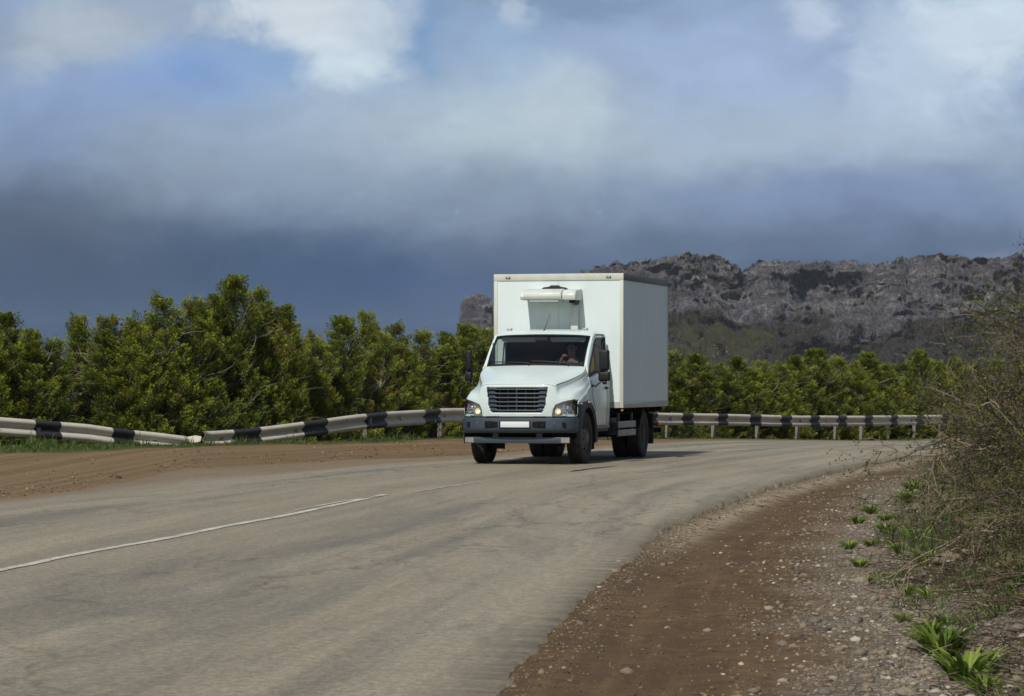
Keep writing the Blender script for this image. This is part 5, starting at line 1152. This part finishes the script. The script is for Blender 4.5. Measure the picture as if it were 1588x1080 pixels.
# ---- cargo box
X0, X1, YB, Z0, Z1 = -6.07, -2.0, 1.235, .99, 3.475
b = MB(); b.box((X0, -YB, Z0), (X1, YB, Z1)); cb = b.build('cargo_box', BOXM, TR)
b = MB()
b.box((X1 - .04, -YB - .014, Z1 - .115), (X1 + .016, YB + .014, Z1 + .012))
b.box((X1 - .045, YB - .058, Z0 - .012), (X1 + .014, YB + .013, Z1 - .117)); b.box((X1 - .045, -YB - .013, Z0 - .012), (X1 + .014, -YB + .058, Z1 - .117))
b.build('front_trim', TRIM, cb, bevel=.006)
b = MB(); b.box((X1 + .0, -YB + .06, Z0 - .01), (X1 + .012, YB - .06, Z0 + .10)); b.build('front_skirt', SKIRT, cb)
for sgn in (-1, 1):
    ya, yb2 = (YB - .02, YB + .012) if sgn > 0 else (-YB - .012, -YB + .02)
    MB().box((X0 - .012, ya, Z1 - .115), (X1 - .048, yb2, Z1 + .012)).build('side_top_rail', TOPD, cb, bevel=.004)
    MB().box((X0 - .012, ya, Z0 - .012), (X1 - .048, yb2, Z0 + .10)).build('side_skirt', SKIRT, cb, bevel=.004)
    MB().box((X0 - .014, ya - .003, Z0 + .102), (X0 + .03, yb2 - .002, Z1 - .117)).build('corner_post', TRIM, cb)
    for y_, r_ in ((sgn * .97, 0),):
        mk = MB(); mk.box((X1 + .014, y_ - .045, Z1 - .075), (X1 + .03, y_ + .045, Z1 - .04)); mo = mk.build('box_marker_light', DARKP, cb, bevel=.004); MB().box((X1 + .029, y_ - .026, Z1 - .063), (X1 + .034, y_ + .026, Z1 - .05)).build('lens', PLATE, mo)
MB().box((X1 + .001, .0, Z0 + .1), (X1 + .004, .006, Z1 - .12)).build('panel_seam', TRIM, cb)
MB().tube([(X1 - .05, YB - .02, Z0 - .05), (X1 - .02, YB - .02, Z0 - .05)], .02, 8).build('marker_lamp', ORG, cb)
# ---- refrigeration unit on the bulkhead
xu = X1 + .002
b = MB()
pr_ = [(xu, 2.99), (xu, 3.205), (xu + .30, 3.20), (xu + .52, 3.165), (xu + .60, 3.11), (xu + .61, 3.05), (xu + .585, 3.0), (xu + .56, 2.985), (xu + .55, 3.04), (xu + .50, 3.045), (xu + .48, 3.0), (xu + .06, 2.99)]
b.prism(pr_, -.52, .20, 'y'); fu = b.build('refrigeration_unit', simple('unit_white', (.54, .59, .56), .4, dirt=(.38, .36, .3), dirt_scale=5), TR, bevel=.014)
UW = fu.data.materials[0]
b = MB(); b.prism([(xu, 2.985), (xu, 3.20), (xu + .48, 3.165), (xu + .56, 3.08), (xu + .55, 2.985)], .203, .46, 'y'); b.build('unit_end_cap', UW, fu, bevel=.02)
b = MB(); b.prism([(xu, 2.985), (xu, 3.20), (xu + .46, 3.16), (xu + .56, 3.05), (xu + .53, 2.985)], -.60, -.523, 'y'); b.build('unit_end_cap', UW, fu, bevel=.02)
b = MB(); b.box((xu + .1, -.42, 2.955), (xu + .555, .13, 3.04)); b.build('unit_front_panel', UW, fu, bevel=.008)
b = MB(); b.box((xu + .54, -.45, 3.04), (xu + .592, .16, 3.056)); b.build('unit_gap', BLK, fu)
b = MB(); b.prism([(-.24, 3.20), (-.20, 3.225), (-.10, 3.235), (-.06, 3.262), (.06, 3.262), (.08, 3.235), (.18, 3.225), (.22, 3.20)], xu + .12, xu + .34, 'x'); b.build('unit_fan_cover', DARKP, fu, bevel=.006)
b = MB(); b.box((xu, .26, 2.1), (xu + .10, .40, 2.90)); cv = b.build('hose_cover', UW, fu, bevel=.01)
b = MB(); b.box((xu, .28, 2.93), (xu + .30, .40, 2.985)); b.build('hose_bracket', DARKP, fu, bevel=.01)

# ---- chassis and running gear
b = MB()
for y_ in (-.42, .36): b.box((-6.0, y_, .62), (.9, y_ + .07, .84))
for x_ in (-5.8, -4.9, -3.9, -2.9, -1.9, -.9): b.box((x_, -.36, .66), (x_ + .08, .36, .80))
b.box((-5.95, -1.0, .86), (-2.1, -.9, .975)); b.box((-5.95, .9, .86), (-2.1, 1.0, .975))
for x_ in (-2.3, -2.9, -3.5, -4.1, -4.7, -5.3, -5.9): b.box((x_, -1.15, .88), (x_ + .06, 1.15, .975))
b.build('chassis_frame', BLK, TR)
b = MB(); b.tube([(0, -.9, .44), (0, .9, .44)], .055, 10); b.box((-.5, -.1, .50), (.45, .28, .95)); b.box((-.2, -.62, .40), (.25, -.25, .62)); b.build('front_axle', BLK, TR)
b = MB(); b.tube([(-4.45, -.8, .46), (-4.45, .8, .46)], .07, 10); iv_, ifc = ico(2); b.add((iv_ * np.array([.2, .24, .22]) + np.array([-4.45, 0, .46])).tolist(), [tuple(f) for f in ifc]); b.tube([(-4.4, 0, .47), (-1.6, .02, .62)], .045, 8); b.build('rear_axle', BLK, TR)
b = MB(); b.box((-3.35, -.98, .45), (-2.3, -.5, .80)); b.build('fuel_tank', DARKP, TR, bevel=.04)
b = MB(); b.box((-2.75, .50, .47), (-2.15, .95, .80)); b.build('battery_box', DARKP, TR, bevel=.02)
# side guard
b = MB(); b.box((-3.75, 1.075, .60), (-2.25, 1.10, .725)); sg = b.build('side_guard', ALU, TR, bevel=.006)
MB().box((-3.75, 1.075, .445), (-2.25, 1.10, .565)).build('guard_slat', ALU, sg, bevel=.006)
for x_ in (-2.4, -3.55): MB().box((x_ - .03, 1.03, .44), (x_ + .03, 1.073, .98)).build('guard_post', STEEL, sg)
for sgn in (-1, 1):
    b = MB(); b.box((-1.62, .84 if sgn > 0 else -1.02, .40), (-.68, 1.02 if sgn > 0 else -.84, .44)); st = b.build('cab_step', ALU, TR, bevel=.008)
    MB().box((-1.5, sgn * .86 - .02, .42), (-1.45, sgn * .86 + .02, .64)).build('step_bracket', DARKP, st); MB().box((-.85, sgn * .86 - .02, .42), (-.80, sgn * .86 + .02, .64)).build('step_bracket', DARKP, st)
    MB().box((-1.78, .90 if sgn > 0 else -1.005, .56), (-.62, 1.005 if sgn > 0 else -.90, .635)).build('sill', DARKP, TR)
    b = MB(); b.box((-.68, .68 if sgn > 0 else -1.0, .24), (-.665, 1.0 if sgn > 0 else -.68, .75)); b.build('mudflap', RUB, TR)
    b = MB(); b.box((-5.16, .60 if sgn > 0 else -1.14, .25), (-5.14, 1.14 if sgn > 0 else -.60, .85)); b.build('mudflap', RUB, TR)
    vs = []
    for i in range(15):
        a = R(15 + 150 * i / 14); vs += [(-4.45 + .56 * math.cos(a), sgn * .62, .46 + .56 * math.sin(a) * .86), (-4.45 + .56 * math.cos(a), sgn * 1.14, .46 + .56 * math.sin(a) * .86)]
    MB().add(vs, [(i * 2, i * 2 + 1, i * 2 + 3, i * 2 + 2) for i in range(14)]).build('rear_mudguard', DARKP, TR, smooth=True)
b = MB(); b.box((-6.15, -1.1, .45), (-6.07, 1.1, .55)); b.box((-6.12, -.45, .55), (-6.06, -.38, .8)); b.box((-6.12, .38, .55), (-6.06, .45, .8)); rbm = b.build('rear_bar', DARKP, TR)
for sgn in (-1, 1): MB().box((-6.16, .75 if sgn > 0 else -1.1, .58), (-6.10, 1.05 if sgn > 0 else -.80, .66)).build('tail_light', REDL, rbm, bevel=.01)

def wheel(xc, yc, sgn, dual, steer=0):
    e = link('wheel', None, TR); e.location = (xc, yc, .463); e.rotation_euler = (0, 0, steer)
    w = .12
    def tyre(y0):
        b = MB(); prof_ = [(.262, y0 - w * .86), (.30, y0 - w * 1.02), (.38, y0 - w * 1.08), (.432, y0 - w * 1.02), (.455, y0 - w * .86), (.463, y0 - w * .6)]
        gro = []
        for g_ in (-.36, 0, .36): gro += [(.463, y0 + w * (g_ - .08)), (.450, y0 + w * (g_ - .06)), (.450, y0 + w * (g_ + .06)), (.463, y0 + w * (g_ + .08))]
        prof_ = prof_ + gro + [(r_, 2 * y0 - y_) for r_, y_ in prof_[::-1]]
        b.revolve(prof_, 48)
        for k in range(40):
            a = 2 * math.pi * k / 40
            for s_ in (-1, 1):
                mt = Matrix.Rotation(-a, 4, 'Y') @ Matrix.Translation((.456, y0 + s_ * w * .78, 0)); b.box((-.016, -.022, -.018), (.010, .022, .018), 0, mt)
        b.build('tyre', RUB, e, smooth=True)
    def rimm(y0, s_, deep):
        b = MB()
        pr0 = [(.268, .10), (.262, .085), (.245, .07), (.235, -.03 if deep else .045), (.20, -.05 if deep else .075), (.15, -.055 if deep else .095), (.115, -.04 if deep else .115), (.09, .02 if deep else .15), (.05, .03 if deep else .16), (.001, .032 if deep else .162)]
        b.revolve([(r_, y0 + s_ * d_) for r_, d_ in pr0], 32); ro = b.build('rim', RIM, e, smooth=True)
        for k in range(6):
            a = 2 * math.pi * k / 6 + .3; yy2 = y0 + s_ * (-.046 if deep else .082); m_ = MB(); c = (.195 * math.cos(a), yy2, .195 * math.sin(a)); m_.tube([(c[0], c[1] - .01 * s_, c[2]), (c[0], c[1] + .004 * s_, c[2])], .03, 10); m_.build('rim_hole', BLK, ro)
            a += .52; c = (.14 * math.cos(a), y0 + s_ * (-.05 if deep else .098), .14 * math.sin(a)); m_ = MB(); m_.tube([c, (c[0], c[1] + .025 * s_, c[2])], .013, 6); m_.build('wheel_nut', RIM, ro)
    tyre(0)
    if dual: tyre(-sgn * .30); rimm(0, sgn, True)
    else: rimm(0, sgn, False)
wheel(0, .885, 1, False, R(-2)); wheel(0, -.885, -1, False, R(-2)); wheel(-4.45, .98, 1, True); wheel(-4.45, -.98, -1, True)

# ------------------------------------------------------------------ driver
def to_world(p): return TR_M @ Vector(p)
TR_M = Matrix.Translation(TR.location) @ Matrix.Rotation(ang, 4, 'Z')
def skin_obj(name, pts, edges, rad, m, parent=None, sub=2, root=0, **props):
    me = bpy.data.meshes.new(name); me.from_pydata([tuple(p) for p in pts], edges, []); o = link(name, me, parent, **props); me.materials.append(m)
    md = o.modifiers.new('skin', 'SKIN'); md.use_smooth_shade = True
    for i, v in enumerate(me.skin_vertices[0].data):
        r_ = rad[i]; v.radius = r_ if isinstance(r_, tuple) else (r_, r_); v.use_root = (i == root)
    if sub: s_ = o.modifiers.new('sub', 'SUBSURF'); s_.levels = sub; s_.render_levels = sub
    return o
SKIN = simple('skin', (.36, .18, .12), .5); SHIRT = simple('dark_shirt', (.05, .055, .075), .85); HAIR = simple('dark_hair', (.03, .02, .015), .7)
hip = (-1.18, .46, 1.28); D = lambda *a: a
P_ = [hip, (-1.22, .46, 1.48), (-1.22, .46, 1.72), (-1.20, .46, 1.84), (-1.18, .46, 1.92), (-1.16, .46, 2.0), (-1.155, .46, 2.10), (-1.16, .46, 2.17),
      (-1.20, .27, 1.78), (-1.03, .20, 1.62), (-.86, .36, 1.90), (-.845, .40, 1.925),
      (-1.20, .65, 1.78), (-1.05, .72, 1.60), (-.88, .66, 1.78), (-.855, .64, 1.80),
      (-.75, .56, 1.30), (-.60, .56, .85), (-.75, .36, 1.30), (-.60, .36, .85), (-1.11, .46, 2.02)]
E_ = [(0, 1), (1, 2), (2, 3), (3, 4), (4, 5), (5, 6), (6, 7), (2, 8), (8, 9), (9, 10), (10, 11), (2, 12), (12, 13), (13, 14), (14, 15), (0, 16), (16, 17), (0, 18), (18, 19), (5, 20)]
Rr_ = [(.15, .12), (.14, .11), (.15, .11), (.08, .08), (.055, .055), (.07, .07), (.085, .078), (.06, .06), .06, .045, .03, .035, .06, .045, .03, .035, .08, .05, .08, .05, .03]
drv = skin_obj('person', [to_world(p) for p in P_], E_, Rr_, SKIN, label='driver behind the truck windscreen holding the steering wheel, dark shirt', category='person')
# hands: palm and five curled fingers each, closed over the rim
for (cx_, cy_, cz_, s_) in ((-.835, .415, 1.935, 1), (-.85, .63, 1.81, -1)):
    pts = [(cx_ - .02, cy_, cz_ - .005), (cx_ + .02, cy_, cz_ + .02)]; ed = [(0, 1)]; rd = [.024, .026]
    for k in range(4):
        yk = cy_ + s_ * (-.030 + .020 * k); b0 = len(pts); l_ = (.030, .034, .032, .026)[k]
        pts += [(cx_ + .03, yk, cz_ + .028), (cx_ + .03 + l_ * .8, yk, cz_ + .022), (cx_ + .035 + l_, yk, cz_ - .005), (cx_ + .02 + l_ * .6, yk, cz_ - .022)]; ed += [(1, b0), (b0, b0 + 1), (b0 + 1, b0 + 2), (b0 + 2, b0 + 3)]; rd += [.010, .0095, .009, .008]
    b0 = len(pts); pts += [(cx_ - .01, cy_ - s_ * .03, cz_ + .005), (cx_ + .015, cy_ - s_ * .045, cz_ - .008), (cx_ + .035, cy_ - s_ * .040, cz_ - .018)]; ed += [(0, b0), (b0, b0 + 1), (b0 + 1, b0 + 2)]; rd += [.012, .010, .009]
    skin_obj('hand', [to_world(p) for p in pts], ed, rd, SKIN, drv, 1)
sp = [0, 1, 2, 3, 8, 9, 12, 13]; mp_ = {k: i for i, k in enumerate(sp)}
skin_obj('shirt', [to_world(P_[k]) for k in sp], [(mp_[a], mp_[c]) for a, c in E_ if a in mp_ and c in mp_], [(.165, .13), (.16, .13), (.17, .125), (.09, .09), .072, .056, .072, .056], SHIRT, drv)
skin_obj('hair', [to_world(p) for p in [(-1.19, .46, 2.10), (-1.175, .46, 2.18), (-1.13, .46, 2.205)]], [(0, 1), (1, 2)], [(.085, .08), (.075, .075), (.045, .05)], HAIR, drv)
iv_, ifc = ico(2)
for y_ in (.43, .49):
    c = to_world((-1.078, y_, 2.09)); link('eye', fast_mesh('eye', iv_ * .011 + np.array(c), ifc, [BLK], smooth=True), drv)
c = to_world((-1.065, .46, 2.055)); link('nose', fast_mesh('nose', iv_ * np.array([.013, .016, .026]) + np.array(c), ifc, [SKIN], smooth=True), drv)
for y_ in (.375, .545):
    c = to_world((-1.16, y_, 2.08)); link('ear', fast_mesh('ear', iv_ * np.array([.012, .02, .033]) + np.array(c), ifc, [SKIN], smooth=True), drv)
